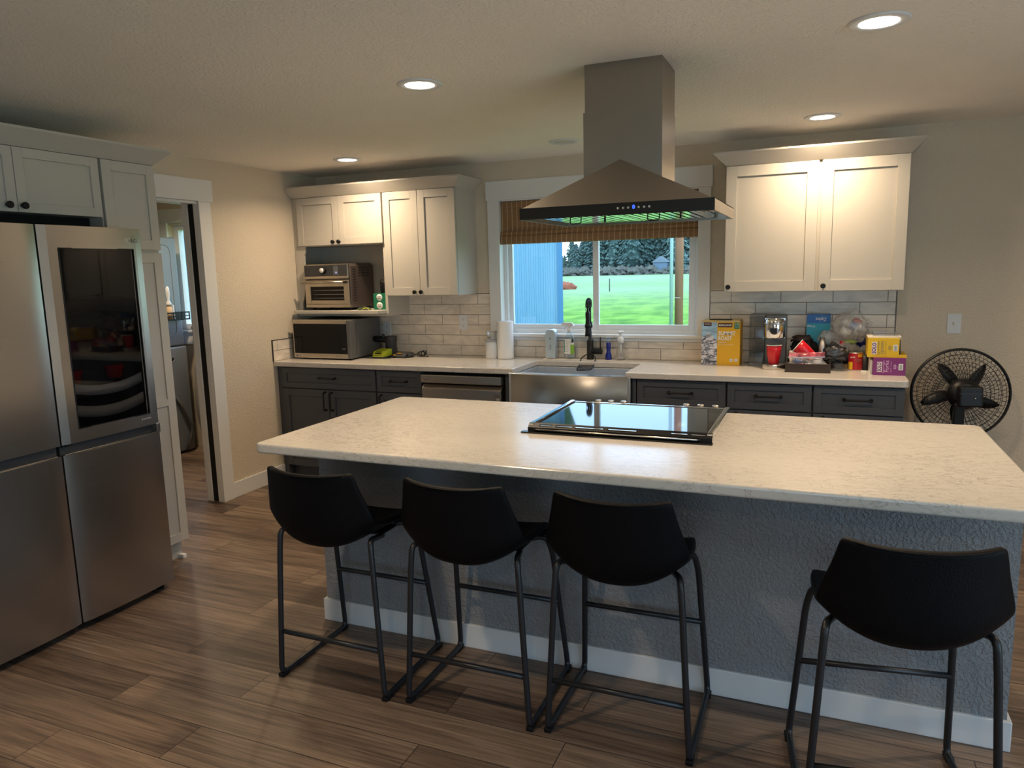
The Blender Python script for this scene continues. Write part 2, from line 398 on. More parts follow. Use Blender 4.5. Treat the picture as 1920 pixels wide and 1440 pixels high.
def grass_mat():
    m, n, l, b = nt('grass')
    g = n.new('ShaderNodeNewGeometry')
    mp = n.new('ShaderNodeMapping'); mp.inputs['Scale'].default_value = (.35, .16, 1); l.new(g.outputs['Position'], mp.inputs[0])
    ns = n.new('ShaderNodeTexNoise'); ns.inputs['Scale'].default_value = 2.2; ns.inputs['Detail'].default_value = 9; ns.inputs['Roughness'].default_value = .72; l.new(mp.outputs[0], ns.inputs['Vector'])
    cr = n.new('ShaderNodeValToRGB'); e = cr.color_ramp.elements; e[0].position = .3; e[0].color = (.025, .12, .012, 1); e[1].position = .66; e[1].color = (.20, .40, .055, 1)
    l.new(ns.outputs['Fac'], cr.inputs[0])
    # the mown field turns to bleached stubble further out
    sp = n.new('ShaderNodeSeparateXYZ'); l.new(g.outputs['Position'], sp.inputs[0])
    mr = n.new('ShaderNodeMapRange'); mr.inputs[1].default_value = 26; mr.inputs[2].default_value = 60; l.new(sp.outputs['Y'], mr.inputs[0])
    n2 = n.new('ShaderNodeTexNoise'); n2.inputs['Scale'].default_value = .12; n2.inputs['Detail'].default_value = 7; l.new(mp.outputs[0], n2.inputs['Vector'])
    a = n.new('ShaderNodeMath'); a.operation = 'MULTIPLY'; l.new(mr.outputs[0], a.inputs[0]); l.new(n2.outputs['Fac'], a.inputs[1])
    a2 = n.new('ShaderNodeMath'); a2.operation = 'MULTIPLY'; l.new(a.outputs[0], a2.inputs[0]); a2.inputs[1].default_value = 1.5; a2.use_clamp = True
    mx = n.new('ShaderNodeMix'); mx.data_type = 'RGBA'; l.new(a2.outputs[0], mx.inputs[0]); l.new(cr.outputs[0], mx.inputs[6]); mx.inputs[7].default_value = (.23, .33, .22, 1)
    l.new(mx.outputs[2], b.inputs['Base Color']); b.inputs['Roughness'].default_value = .9; b.inputs['Specular IOR Level'].default_value = .1
    return m

M_wall = plaster('greige_wall_paint', (.70, .61, .485), .55, 95)
M_ceil = plaster('textured_ceiling_paint', (.95, .91, .845), .65, 75)
M_floor = floor_mat(); M_quartz = quartz_mat(); M_tile = tile_mat(); M_bamboo = bamboo_mat(); M_grass = grass_mat()
M_grout = mat('grey_grout', (.20, .18, .17), .9, bump=.3, bscale=300)
M_white = mat('white_trim_paint', (.76, .76, .75), .38, cvar=.02)
M_cab = mat('warm_white_cabinet_paint', (.51, .475, .42), .42, cvar=.02)
M_slate = mat('slate_cabinet_paint', (.068, .073, .085), .42, cvar=.05)
M_black = mat('matte_black_metal', (.007, .007, .008), .42, spec=.3)
M_tube = mat('black_powder_coat', (.014, .015, .018), .38, spec=.5)
M_leather = mat('black_leather', (.003, .003, .004), .5, bump=.3, bscale=220, spec=.12)
M_void = mat('dark_gap', (.006, .006, .006), .9)
M_fridge = steel('brushed_stainless', (.45, .425, .395), .30)
M_hood = steel('hood_stainless', (.32, .29, .255), .33, horiz=True)
M_band = mat('dark_glass_band', (.022, .019, .016), .35, spec=.25)
M_sink = mat('sink_stainless', (.52, .49, .46), .24, metal=1, cvar=.05)
M_bowl = mat('sink_bowl_satin_steel', (.60, .64, .68), .42, metal=.75, cvar=.05)
M_steel = mat('plain_stainless', (.60, .56, .52), .28, metal=1, cvar=.05)
M_chrome = mat('polished_chrome', (.78, .78, .78), .08, metal=1)
M_dglass = mat('black_glass', (.008, .009, .010), .04, spec=.5)
M_dark_door = mat('dark_appliance_glass', (.006, .006, .007), .12, spec=.25)
M_glass = glass('window_glass', (.97, .99, 1), .05)
M_clear = glass('clear_plastic', (.96, .97, .98), .14, .05)
M_clearblue = glass('pale_clear_plastic', (.90, .96, 1.0), .12, .08)
M_smoke = glass('smoked_plastic', (.78, .79, .80), .10, .05)
M_vinyl = mat('white_vinyl', (.80, .82, .84), .4)
M_plast = mat('white_plastic', (.72, .74, .76), .35)
M_grey = mat('grey_plastic', (.10, .10, .10), .45)
M_darkgrey = mat('dark_grey_plastic', (.035, .036, .04), .5)
M_graphite = mat('graphite_enamel', (.19, .22, .26), .3, spec=.6, cvar=.05)
M_red = mat('red_plastic', (.62, .008, .018), .25, spec=.6)
M_cream = mat('cream_plastic', (.75, .70, .62), .4)
M_yellow = mat('yellow_card', (.80, .50, .015), .5)
M_gold = mat('golden_card', (.74, .40, .01), .5)
M_purple = mat('purple_card', (.20, .025, .17), .5)
M_card = mat('plain_card', (.62, .55, .44), .7)
M_lime = mat('lime_plastic', (.50, .58, .03), .4)
M_green = mat('green_card', (.008, .17, .09), .5)
M_ink = mat('black_ink', (.012, .012, .014), .6)
M_inkw = mat('white_ink', (.80, .80, .78), .6)
M_inkr = mat('red_ink', (.50, .02, .04), .6)
M_inkg = mat('grey_ink', (.25, .22, .14), .6)
M_blue = mat('blue_film', (.01, .12, .42), .35)
M_teal = mat('teal_film', (.02, .32, .45), .35)
M_navy = mat('blue_liquid', (.01, .02, .22), .2)
M_tray = mat('dark_bronze_tray', (.045, .028, .020), .35, metal=.4, cvar=.3)
M_paper = mat('white_paper', (.80, .80, .80), .8, bump=.3, bscale=160)
M_knob = mat('brushed_nickel', (.62, .55, .47), .3, metal=1)
M_wood = mat('weathered_pole_wood', (.46, .19, .13), .85, cvar=.3, cscale=8, stretch=(1, 1, .1), bump=.5, bscale=30)
M_brown = mat('brown_roll', (.20, .15, .09), .8)
M_cloth = mat('black_cloth', (.02, .016, .015), .8, bump=.6, bscale=60)

# ------------------------------------------------------------------ room shell
H = 2.325
fb = MB().box(-2.6, 7.2, -9.2, .13, -.12, 0); struct('floor', fb, M_floor)
cb = MB().box(-2.6, 7.2, -9.2, .13, H, H + .12); struct('ceiling', cb, M_ceil)
# back wall with the kitchen window and the laundry window cut out
wx0, wx1, wz0, wz1 = 1.612, 3.038, 1.085, 2.045
lx0, lx1, lz0, lz1 = -1.64, -.80, 1.085, 2.03
b_ = MB()
b_.box(-2.6, lx0, 0, .13, 0, H); b_.box(lx0, lx1, 0, .13, 0, lz0); b_.box(lx0, lx1, 0, .13, lz1, H)
b_.box(lx1, wx0, 0, .13, 0, H); b_.box(wx0, wx1, 0, .13, 0, wz0); b_.box(wx0, wx1, 0, .13, wz1, H); b_.box(wx1, 7.2, 0, .13, 0, H)
struct('wall_back', b_, M_wall)
# left wall with the pocket doorway
dy0, dy1, dz = -2.02, -1.245, 2.046
b_ = MB(); b_.box(-.12, 0, dy1 + .001, 0, 0, H)
b_.v = []; b_.f = []; b_.sm = []
b_.box(-.035, 0, dy1, 0, 0, H); b_.box(-.12, -.085, dy1, 0, 0, H); b_.box(-.085, -.035, -.60, 0, 0, H); b_.box(-.085, -.035, dy1, -.60, dz + .03, H)
b_.box(-.12, 0, dy0, dy1, dz, H); b_.box(-.12, 0, -9.2, dy0, 0, H)
struct('wall_left', b_, M_wall)
b_ = MB(); b_.box(7.0, 7.12, -9.2, -7.0, 0, H); b_.box(7.0, 7.12, -3.2, 0, 0, H); b_.box(7.0, 7.12, -7.0, -3.2, 2.12, H)
struct('wall_right', b_, M_wall)
b_ = MB(); b_.box(-2.6, 2.7, -9.12, -9.0, 0, H); b_.box(4.9, 7.0, -9.12, -9.0, 0, H); b_.box(2.7, 4.9, -9.12, -9.0, 0, .6); b_.box(2.7, 4.9, -9.12, -9.0, 2.0, H)
struct('wall_rear', b_, M_wall)
b_ = MB(); b_.box(-2.6, -2.5, -9.0, 0, 0, H); struct('wall_laundry', b_, M_wall)
b_ = MB(); b_.box(-2.5, -.12, -3.1, -3.0, 0, H); struct('wall_laundry_rear', b_, M_wall)

# sliding glass door and rear window (behind the camera, let daylight in)
def win_x(name, x, y0, y1, z0, z1):
    f = MB()
    f.box(x - .03, x + .03, y0, y0 + .06, z0, z1); f.box(x - .03, x + .03, y1 - .06, y1, z0, z1); f.box(x - .03, x + .03, y0 + .06, y1 - .06, z1 - .06, z1)
    f.box(x - .03, x + .03, y0 + .06, y1 - .06, z0, z0 + .06); f.box(x - .03, x + .03, (y0 + y1) / 2 - .04, (y0 + y1) / 2 + .04, z0 + .06, z1 - .06)
    o = struct(name, f, M_vinyl, .002)
    obj('pane', MB().box(x - .004, x + .004, y0 + .06, y1 - .06, z0 + .06, z1 - .06), M_glass, o)
win_x('door_2', 7.06, -7.0, -3.2, 0, 2.12)
f = MB().frame(2.7, 4.9, -9.09, -9.03, .6, 2.0, .06); f.box(3.76, 3.84, -9.09, -9.03, .66, 1.94)
w3 = struct('window_3', f, M_vinyl, .002); obj('pane', MB().box(2.76, 4.84, -9.064, -9.056, .66, 1.94), M_glass, w3)

# kitchen window: vinyl slider with two sashes
f = MB()
f.frame(wx0, wx1, .055, .125, wz0, wz1, .028, .03, .03)
w1 = struct('window_1', f, M_vinyl, .002)
f = MB(); f.frame(1.640, 2.330, .085, .115, wz0 + .03, wz1 - .03, .030, .03, .034); obj('sash', f, M_vinyl, w1, .002)
f = MB(); f.frame(2.296, 3.010, .058, .090, wz0 + .03, wz1 - .03, .042, .03, .034); obj('sash', f, M_vinyl, w1, .002)
obj('pane', MB().box(1.67, 2.30, .098, .102, wz0 + .064, wz1 - .06), M_glass, w1)
obj('pane', MB().box(2.338, 2.968, .072, .076, wz0 + .064, wz1 - .06), M_glass, w1)
f = MB()   # jamb lining
f.box(wx0 - .012, wx0 + .0015, -.002, .12, wz0, wz1); f.box(wx1 - .0015, wx1 + .012, -.002, .12, wz0, wz1); f.box(wx0 - .012, wx1 + .012, -.002, .12, wz1 - .0015, wz1 + .012)
f.box(1.524, 1.614, -.022, 0, 1.085, 2.052); f.box(3.036, 3.116, -.022, 0, 1.085, 2.052)       # side casings
f.box(1.515, 3.125, -.028, 0, 2.052, 2.186)                                                   # head casing
struct('trim_1', f, M_white, .002)
f = MB(); f.box(1.50, 3.14, -.045, .056, 1.066, 1.087); f.box(1.524, 3.116, -.018, 0, 1.04, 1.066); struct('trim_2', f, M_white, .003)

# laundry window
f = MB(); f.frame(lx0, lx1, .06, .12, lz0, lz1, .05); w2 = struct('window_2', f, M_vinyl, .002)
obj('pane', MB().box(lx0 + .05, lx1 - .05, .088, .092, lz0 + .05, lz1 - .05), M_glass, w2)
f = MB(); f.box(lx0 - .09, lx0, -.02, 0, lz0, lz1 + .01); f.box(lx1, lx1 + .09, -.02, 0, lz0, lz1 + .01); f.box(lx0 - .1, lx1 + .1, -.025, 0, lz1 + .01, lz1 + .13)
f.box(lx0 - .1, lx1 + .1, -.04, .06, lz0 - .02, lz0); f.box(lx0 - .09, lx1 + .09, -.018, 0, lz0 - .13, lz0 - .02); struct('trim_3', f, M_white, .002)

# pocket doorway: casing, split jamb and dark slot
f = MB()
f.box(0, .018, -1.262, -1.160, 0, dz); f.box(0, .024, -2.09, -1.140, dz, 2.186)
f.box(-.036, .0, -1.262, dy1, 0, dz); f.box(-.12, -.086, -1.262, dy1, 0, dz); f.box(-.12, 0, dy0, -1.262, dz - .016, dz)
f.box(-.138, -.12, -1.262, -1.17, 0, dz)
struct('door_1', f, M_white, .002)
f = MB(); f.box(-.0855, -.0365, -1.256, -.62, 0.0, dz); struct('door_slot_shade', f, M_void)  # near-black block stands in for the shade inside the pocket slot
# baseboards
f = MB(); f.box(0, .014, -1.160, -.615, 0, .112); struct('baseboard_left', f, M_white, .003)
f = MB(); f.box(4.24, 7.0, -.014, 0, 0, .112); struct('baseboard_back', f, M_white, .003)

# ------------------------------------------------------------------ tiled backsplash
def tiles(segs, z0, rows, ends, name_, label_, th=.0778, tw=.3057, plane='y', rowclip=None):
    """ends(row) -> (start, end); joints anchored at segs"""
    t = MB(); g = .0016
    for r in range(rows):
        za = z0 + r * th + g; zb_ = z0 + (r + 1) * th - g
        for (a, b) in ends(r):
            x = segs(r); 
            while x > a: x -= tw
            while x < b:
                p, q = max(x, a) + g, min(x + tw, b) - g
                if q - p > .006:
                    zt = zb_ if rowclip is None else min(zb_, rowclip(r, p))
                    d = .008 + random.uniform(-.0006, .0006)
                    if plane == 'y': t.box(p, q, -d, -.002, za, zt)
                    else: t.box(.002, d, p, q, za, zt)
                x += tw
    return t
def ends_back(r):
    z = .914 + r * .0778
    if z < 1.03: return [(0.0, 4.215)]
    return [(0.0, 1.522), (3.118, 4.215)]
def clip(r, p):
    if 1.5 < p < 3.14 and r < 2: return 1.038
    return 9
tb = tiles(lambda r: .9594 + (.1528 if r % 2 else 0), .914, 6, lambda r: [(e[0], e[1]) for e in ([(0, 1.522), (1.522, 3.118), (3.118, 4.215)] if r < 2 else ends_back(r))], '', '', rowclip=lambda r, p: 1.038 if 1.52 < p < 3.1 and r < 2 else 9)
bs = thing('tile_backsplash', 'glossy white subway tile backsplash with grey grout on the back wall', 'backsplash', (2.1, 0, .914))
obj('tiles', tb, M_tile, bs, .0012)
g_ = MB(); g_.box(0, 1.522, -.0055, 0, .914, 1.383); g_.box(3.118, 4.217, -.0055, 0, .914, 1.383); g_.box(1.522, 3.118, -.0055, 0, .914, 1.04); obj('grout', g_, M_grout, bs)
obj('edge_strip', MB().box(4.215, 4.220, -.010, 0, .914, 1.383), M_grout, bs)
ss = thing('tile_side_splash', 'short two row white tile return on the left wall above the counter end', 'backsplash', (0, -.33, .914))
ts = tiles(lambda r: -.60 - (.16 if r % 2 == 0 else .0), .914, 2, lambda r: [(-.648, -.010)], '', '', plane='x')
obj('tiles', ts, M_tile, ss, .0012)
obj('grout', MB().box(0, .0055, -.648, -.010, .914, 1.070), M_grout, ss)
obj('edge_strip', MB().box(0, .010, -.654, -.648, .914, 1.074).box(0, .010, -.648, -.012, 1.070, 1.074), M_darkgrey, ss)

# ------------------------------------------------------------------ cabinet pieces
def shaker(x0, x1, z0, z1, yf, t=.019, rail=.052, rec=.009):
    b = MB(); y1 = yf + t
    b.box(x0, x0 + rail, yf, y1, z0, z1); b.box(x1 - rail, x1, yf, y1, z0, z1)
    b.box(x0 + rail, x1 - rail, yf, y1, z1 - rail, z1); b.box(x0 + rail, x1 - rail, yf, y1, z0, z0 + rail)
    b.box(x0 + rail, x1 - rail, yf + rec, y1, z0 + rail, z1 - rail)
    return b
def turn_x(b, xf):
    """turn a shape made facing -y around so that it faces +x: (x, y, z) -> (xf - (y), x)"""
    for v in b.v:
        x, y = v.x, v.y
        v.x = xf - y; v.y = x
    return b
def knob_mb(x, z, yf):
    b = MB(); b.cyl((x, yf, z), (x, yf - .014, z), .0055, n=10)
    b.lathe([(.006, -.013), (.0135, -.017), (.0150, -.022), (.0150, -.030), (.012, -.033)], (x, yf, z), 14, axis='y')
    return b
def bar_pull(p0, p1, yf, out=.028, r=.0048):
    b = MB(); p0 = Vector(p0); p1 = Vector(p1); d = (p1 - p0).normalized()
    o = Vector((0, -out, 0))
    b.ring_tube(fillet([p0, p0 + o, p1 + o, p1], .012), r, 10)
    for p in (p0, p1):
        b.cyl(p + Vector((0, 0, 0)), p + Vector((0, -.005, 0)), .009, n=12)
        q = p + o; s_ = 1 if p is p1 else -1
        b.ring_tube([q - d * s_ * .012, q - d * s_ * .002], .0068, 10)
    return b

# ---- upper cabinets, left group
def crown(x0, x1, yf, zb, name, label, left_ret=True, right_ret=True):
    """angled crown board on top of a cabinet run that faces -y"""
    o = .066; h = .066; lip = .010
    b = MB()
    xl = x0 - (o if left_ret else 0); xr = x1 + (o if right_ret else 0)
    inner = [(x0, yf, zb), (x1, yf, zb), (x1, -.002, zb), (x0, -.002, zb)]
    outer = [(xl, yf - o, zb + h), (xr, yf - o, zb + h), (xr, -.002, zb + h), (xl, -.002, zb + h)]
    up = [(p[0], p[1], p[2] + lip) for p in outer]
    # inner top ring, 2 cm in from the outer edge: the crown is a thin board
    it = [(x0 + .0, yf + .0, zb + h + lip), (x1, yf, zb + h + lip), (x1, -.002, zb + h + lip), (x0, -.002, zb + h + lip)]
    vs = inner + outer + up + it
    fs = []
    for a, c in ((0, 4), (4, 8), (8, 12)):
        for i in range(4):
            j = (i + 1) % 4; fs.append((a + i, a + j, c + j, c + i))
    fs.append((0, 1, 2, 3)); fs.append((12, 13, 14, 15))
    b.add(vs, fs)
    return b
YF = -.334
# short cabinet above the oven niche, with side panels and shelf
c1 = thing('wall_cabinet', 'warm white two door wall cabinet with an open niche holding the toaster oven', 'cabinet', (.43, 0, 1.235))
b = MB(); b.box(.004, .826, YF + .021, -.002, 1.765, 2.131)
obj('body', b, M_cab, c1, .001)
b = MB(); b.box(.004, .826, -.012, -.001, 1.235, 1.765); obj('back_panel', b, M_cab, c1)
# scalloped side panel
prof = [(-.312, 1.765), (-.312, 1.72), (-.27, 1.69), (-.262, 1.60), (-.262, 1.52), (-.285, 1.44), (-.312, 1.38), (-.312, 1.235), (-.012, 1.235), (-.012, 1.765)]
prof = [(-.312, 1.765), (-.312, 1.235), (-.012, 1.235), (-.012, 1.765)]
obj('side_panel', MB().prism(prof, 'x', .004, .023), M_cab, c1, .001)
obj('side_panel', MB().prism(prof, 'x', .803, .826), M_cab, c1, .001)
sc = [(.023, 1.765), (.105, 1.765), (.105, 1.735), (.085, 1.70), (.083, 1.62), (.083, 1.46), (.062, 1.38), (.045, 1.33), (.045, 1.28), (.023, 1.28)]
obj('filler_strip', MB().prism(sc, 'y', -.312, -.294), M_cab, c1, .001)
b = MB(); b.prism([(.023, -.40), (.05, -.418), (.80, -.418), (.826, -.335), (.803, -.314), (.803, -.012), (.023, -.012)], 'z', 1.256, 1.280)
b.box(.023, .826, -.330, -.306, 1.235, 1.257)
obj('shelf', b, M_cab, c1, .002)
for x0, x1, kx in ((.057, .436, .392), (.439, .817, .445)):
    d = obj('door', shaker(x0, x1, 1.772, 2.128, YF), M_cab, c1, .0012)
    obj('knob', knob_mb(kx, 1.793, YF), M_black, d)
c2 = thing('wall_cabinet', 'tall warm white two door wall cabinet left of the window', 'cabinet', (1.12, 0, 1.383))
b = MB(); b.box(.827, 1.418, YF + .021, -.002, 1.383, 2.131); obj('body', b, M_cab, c2, .001)
for x0, x1, kx in ((.831, 1.115, 1.080), (1.118, 1.415, 1.133)):
    d = obj('door', shaker(x0, x1, 1.386, 2.128, YF, rail=.055), M_cab, c2, .0012)
    obj('knob', knob_mb(kx, 1.410, YF), M_black, d)
cr1 = tag(obj('crown_molding', crown(.004, 1.418, YF + .004, 2.131, '', '', False), M_cab), 'angled white crown board along the top of the cabinets left of the window', 'molding')
# right group
c3 = thing('wall_cabinet', 'wide warm white two door wall cabinet right of the window', 'cabinet', (3.73, 0, 1.383))
b = MB(); b.box(3.243, 4.224, YF + .021, -.002, 1.383, 2.131); obj('body', b, M_cab, c3, .001)
for x0, x1, kx in ((3.246, 3.758, 3.270), (3.776, 4.222, 3.803)):
    d = obj('door', shaker(x0, x1, 1.386, 2.128, YF, rail=.062), M_cab, c3, .0012)
    obj('knob', knob_mb(kx, 1.415, YF), M_black, d)
tag(obj('crown_molding', crown(3.243, 4.224, YF + .004, 2.131, '', ''), M_cab), 'angled white crown board on top of the cabinet right of the window', 'molding')

# ---- base cabinets
YB = -.622
def base_cab(x0, x1, label, doors, drawer=True, fill=None):
    c = thing('base_cabinet', label, 'cabinet', ((x0 + x1) / 2, -.3, 0))
    b = MB(); b.box(x0, x1, YB + .021, -.012, .108, .876)
    obj('body', b, M_slate, c, .001)
    obj('toe_kick', MB().box(x0, x1, -.545, -.53, 0, .108), M_slate, c)
    d = obj('drawer', shaker(x0 + .005, x1 - .005, .716, .868, YB, rail=.040, rec=.008), M_slate, c, .001)
    xm = (x0 + x1) / 2
    obj('pull', bar_pull((xm - .068, YB, .797), (xm + .068, YB, .797), YB), M_black, d)
    n = len(doors)
    for (a, bb, px) in doors:
        dd = obj('door', shaker(a, bb, .112, .708, YB, rail=.052, rec=.008), M_slate, c, .001)
        obj('pull', bar_pull((px, YB, .558), (px, YB, .692), YB), M_black, dd)
    return c
base_cab(.048, .884, 'slate grey base cabinet with wide drawer over two doors, at the left wall', [(.053, .466, .440), (.471, .879, .500)])
base_cab(.888, 1.262, 'narrow slate grey base cabinet with a drawer, left of the dishwasher', [(.892, 1.257, .925)])
base_cab(2.768, 3.302, 'slate grey base cabinet with a drawer, next to the sink on the right', [(2.773, 3.035, 3.005), (3.040, 3.297, 3.07)])
base_cab(3.304, 3.770, 'slate grey base cabinet with a drawer, middle of the three right of the sink', [(3.309, 3.765, 3.36)])
base_cab(3.772, 4.232, 'slate grey base cabinet with a drawer, at the right end of the counter', [(3.777, 4.227, 3.83)])
sb = thing('sink_base_cabinet', 'slate grey cabinet carrying the apron sink', 'cabinet', (2.33, -.3, 0))
b = MB(); b.box(1.892, 1.930, YB + .002, -.012, 0.0, .876); b.box(2.742, 2.766, YB + .002, -.012, 0.0, .876); b.box(1.930, 2.742, YB + .021, -.012, .108, .64); obj('body', b, M_slate, sb, .001)
obj('toe_kick', MB().box(1.930, 2.742, -.545, -.53, 0, .108), M_slate, sb)
obj('door', shaker(1.932, 2.334, .112, .645, YB), M_slate, sb, .001); obj('door', shaker(2.338, 2.740, .112, .645, YB), M_slate, sb, .001)
tag(obj('filler_panel', MB().box(.002, .046, YB + .012, -.012, 0.0, .876), M_slate), 'narrow slate grey filler strip between the left wall and the base cabinets', 'panel')

# dishwasher
dw = thing('dishwasher', 'stainless dishwasher with front control strip between cabinets and sink', 'dishwasher', (1.58, -.3, 0))
obj('body', MB().box(1.272, 1.885, -.585, -.012, .09, .872), M_void, dw)
obj('toe_kick', MB().box(1.275, 1.883, -.56, -.54, 0, .095), M_darkgrey, dw)
obj('control_strip', MB().box(1.280, 1.882, -.668, -.588, .802, .856), M_fridge, dw, .004)
b = MB().prism([(-.665, .10), (-.665, .765), (-.640, .790), (-.605, .798), (-.586, .798), (-.586, .10)], 'x', 1.284, 1.878)
d = obj('door', b, M_fridge, dw, .003)
text('LG', M_grey, dw, .016, (1.345, -.6685, .829), width=.020); b = MB().lathe([(.008, 0), (.008, -.0012), (.0001, -.0012)], (1.318, -.668, .829), 16, axis='y'); obj('logo', b, M_grey, dw)
o = text('10', M_inkw, dw, .030, (1.850, -.6655, .705)); obj('badge', MB().box(1.828, 1.872, -.6653, -.6645, .678, .742), M_grey, dw)

# ------------------------------------------------------------------ countertops
def slab_round(poly, z0, z1):
    return MB().prism(poly, 'z', z0, z1)
b = MB()
def rc(x, y, r, a0, a1, k=5): return [(x + r * math.cos(math.radians(a0 + (a1 - a0) * i / k)), y + r * math.sin(math.radians(a0 + (a1 - a0) * i / k))) for i in range(k + 1)]
YC = -.650; hx0, hx1, hyb = 1.958, 2.705, -.200
poly = [(.001, -.001), (.001, YC)] + [(hx0, YC), (hx0, hyb), (hx1, hyb), (hx1, YC)] + rc(4.247 - .03, YC + .03, .03, -90, 0) + [(4.247, -.001)]
ct = tag(obj('countertop', MB().prism(poly, 'z', .876, .914), M_quartz, None, .006, 3), 'long pale veined stone worktop along the back wall, cut out for the sink', 'countertop')

# kitchen island
ix0, ix1, iy0, iy1 = 1.787, 4.383, -2.849, -1.750
r = .03
poly = rc(ix0 + r, iy0 + r, r, 180, 270) + rc(ix1 - r, iy0 + r, r, 270, 360) + rc(ix1 - r, iy1 - r, r, 0, 90) + rc(ix0 + r, iy1 - r, r, 90, 180)
tag(obj('island_countertop', MB().prism(poly, 'z', .874, .912), M_quartz, None, .009, 4), 'large pale veined stone top of the kitchen island with wide overhang', 'countertop')
isl = thing('kitchen_island', 'kitchen island base with textured greige back panel behind the bar stools', 'island', (3.08, -2.1, 0))
obj('back_panel', MB().box(1.777, 4.389, -2.449, -2.33, .0, .874), plaster('island_wall_paint', (.29, .29, .295), .8, 80), isl)
b = MB(); b.box(1.765, 4.402, -2.464, -2.449, 0, .102); b.box(1.765, 1.777, -2.449, -2.33, 0, .102); b.box(4.389, 4.402, -2.449, -2.33, 0, .102)
obj('baseboard', b, M_white, isl, .003)
obj('body', MB().box(1.80, 4.37, -2.33, -1.80, .1, .874).box(1.80, 4.37, -2.33, -1.86, 0, .1), M_slate, isl, .001)
for i in range(5):
    x0 = 1.805 + i * .512
    s = shaker(-x0 - .504, -x0, .14, .85, 0)
    for v in s.v: v.x, v.y = -v.x, -1.782 - v.y
    obj('door', s, M_slate, isl, .001)

# ------------------------------------------------------------------ slide-in cooktop on the island
ck = thing('cooktop', 'black glass slide-in cooktop with metal side rails and six knobs, set on the island', 'cooktop', (3.10, -2.06, .912))
cx0, cx1, cy0, cy1 = 2.737, 3.452, -2.355, -1.80
obj('body', MB().box(cx0 + .012, cx1 - .012, cy0 + .012, cy1, .912, .932), M_darkgrey, ck)
obj('glass_top', MB().box(cx0 + .018, cx1 - .018, cy0 + .02, cy1 - .01, .932, .938), M_dglass, ck, .001)
for x0, x1 in ((cx0, cx0 + .020), (cx1 - .020, cx1)):
    obj('side_rail', MB().box(x0, x1, cy0 + .012, cy1, .913, .946), M_chrome, ck, .003)
obj('rear_rail', MB().box(cx0 + .02, cx1 - .02, cy1 - .012, cy1, .913, .941), M_chrome, ck, .002)
# front trim: sloping black strip with slots, and a bar on brackets below
b = MB()
slots = [(.045, .10), (.113, .180), (.192, .305), (.325, .435), (.565, .625), (.638, .690)]
xs = [0]
for a, c in slots: xs += [a, c]
xs.append(cx1 - cx0)
yA, zA, yB2, zB2 = cy0 + .022, .947, cy0 + .002, .930
def quad(x0, x1, t0, t1):
    p = lambda t, d: (yA + (yB2 - yA) * t, zA + (zB2 - zA) * t - d)
    a = p(t0, 0); c = p(t1, 0)
    b.add([(x0, a[0], a[1]), (x1, a[0], a[1]), (x1, c[0], c[1]), (x0, c[0], c[1]), (x0, a[0] + .003, a[1] - .004), (x1, a[0] + .003, a[1] - .004), (x1, c[0] + .003, c[1] - .003), (x0, c[0] + .003, c[1] - .003)],
          [(0, 1, 2, 3), (7, 6, 5, 4), (0, 4, 5, 1), (3, 2, 6, 7), (1, 5, 6, 2), (0, 3, 7, 4)])
for i in range(0, len(xs), 2): quad(cx0 + xs[i], cx0 + xs[i + 1], 0, 1)
for a, c in slots: quad(cx0 + a, cx0 + c, 0, .28); quad(cx0 + a, cx0 + c, .72, 1)
b.box(cx0, cx1, cy0, cy0 + .004, .912, .931)
obj('front_trim', b, M_black, ck)
obj('vent_liner', MB().box(cx0 + .02, cx1 - .02, cy0 + .016, cy0 + .020, .930, .938), M_chrome, ck)
obj('front_bar', MB().box(cx0 - .02, cx1 + .005, cy0 - .028, cy0 - .001, .9125, .918).ring_tube([(cx0 + .03, cy0 - .010, .924), (cx1 - .04, cy0 - .010, .924)], .005, 10), mat('gloss_black_enamel', (.01, .01, .01), .15), ck, .001)
obj('front_pipe', MB().ring_tube([(cx0 + .04, cy0 - .014, .926), (cx1 - .05, cy0 - .014, .926)], .0035, 10), M_steel, ck)
for x in (2.900, 3.262): obj('screw', MB().lathe([(.005, 0), (.005, -.004), (.002, -.006)], (x, cy0, .923), 12, axis='y'), M_chrome, ck)
for x in (2.860, 2.920, 2.979, 3.263, 3.325, 3.388):
    k = MB().lathe([(.0165, 0), (.0165, .004), (.0105, .008), (.0105, .018), (.0145, .020), (.0145, .031), (.012, .033), (.0001, .033)], (x, -1.772, .913), 20)
    obj('knob', k, M_knob, ck)
obj('knob_shelf', MB().box(cx0 + .03, cx1 - .01, -1.799, -1.752, .9121, .914), M_steel, ck)

# ------------------------------------------------------------------ sink, faucet and the things around it
sk = thing('apron_sink', 'stainless farmhouse sink with bowed apron under the window', 'sink', (2.33, -.45, .64))
b = MB()   # bowed apron front
n_ = 16; top = []; 
vs = []; 
for i in range(n_ + 1):
    x = 1.932 + (2.740 - 1.932) * i / n_; t = (i / n_ * 2 - 1); y = -.655 - .060 * (1 - t * t)
    vs += [(x, y, .655), (x, y, .885), (x, y + .004, .890), (x, y + .022, .890), (x, -.625, .655)]
fs = []
for i in range(n_):
    for k in range(4): fs.append((i * 5 + k, i * 5 + k + 1, i * 5 + 6 + k, i * 5 + 5 + k))
b.add(vs, fs, True)
b.add([vs[0], vs[1], vs[2], vs[3], vs[4]], [(0, 1, 2, 3, 4)]); b.add(vs[-5:], [(4, 3, 2, 1, 0)])
obj('apron', b, M_sink, sk)
b = MB()   # bowl walls and floor
X0, X1, Y0, Y1 = 1.950, 2.712, -.640, -.188
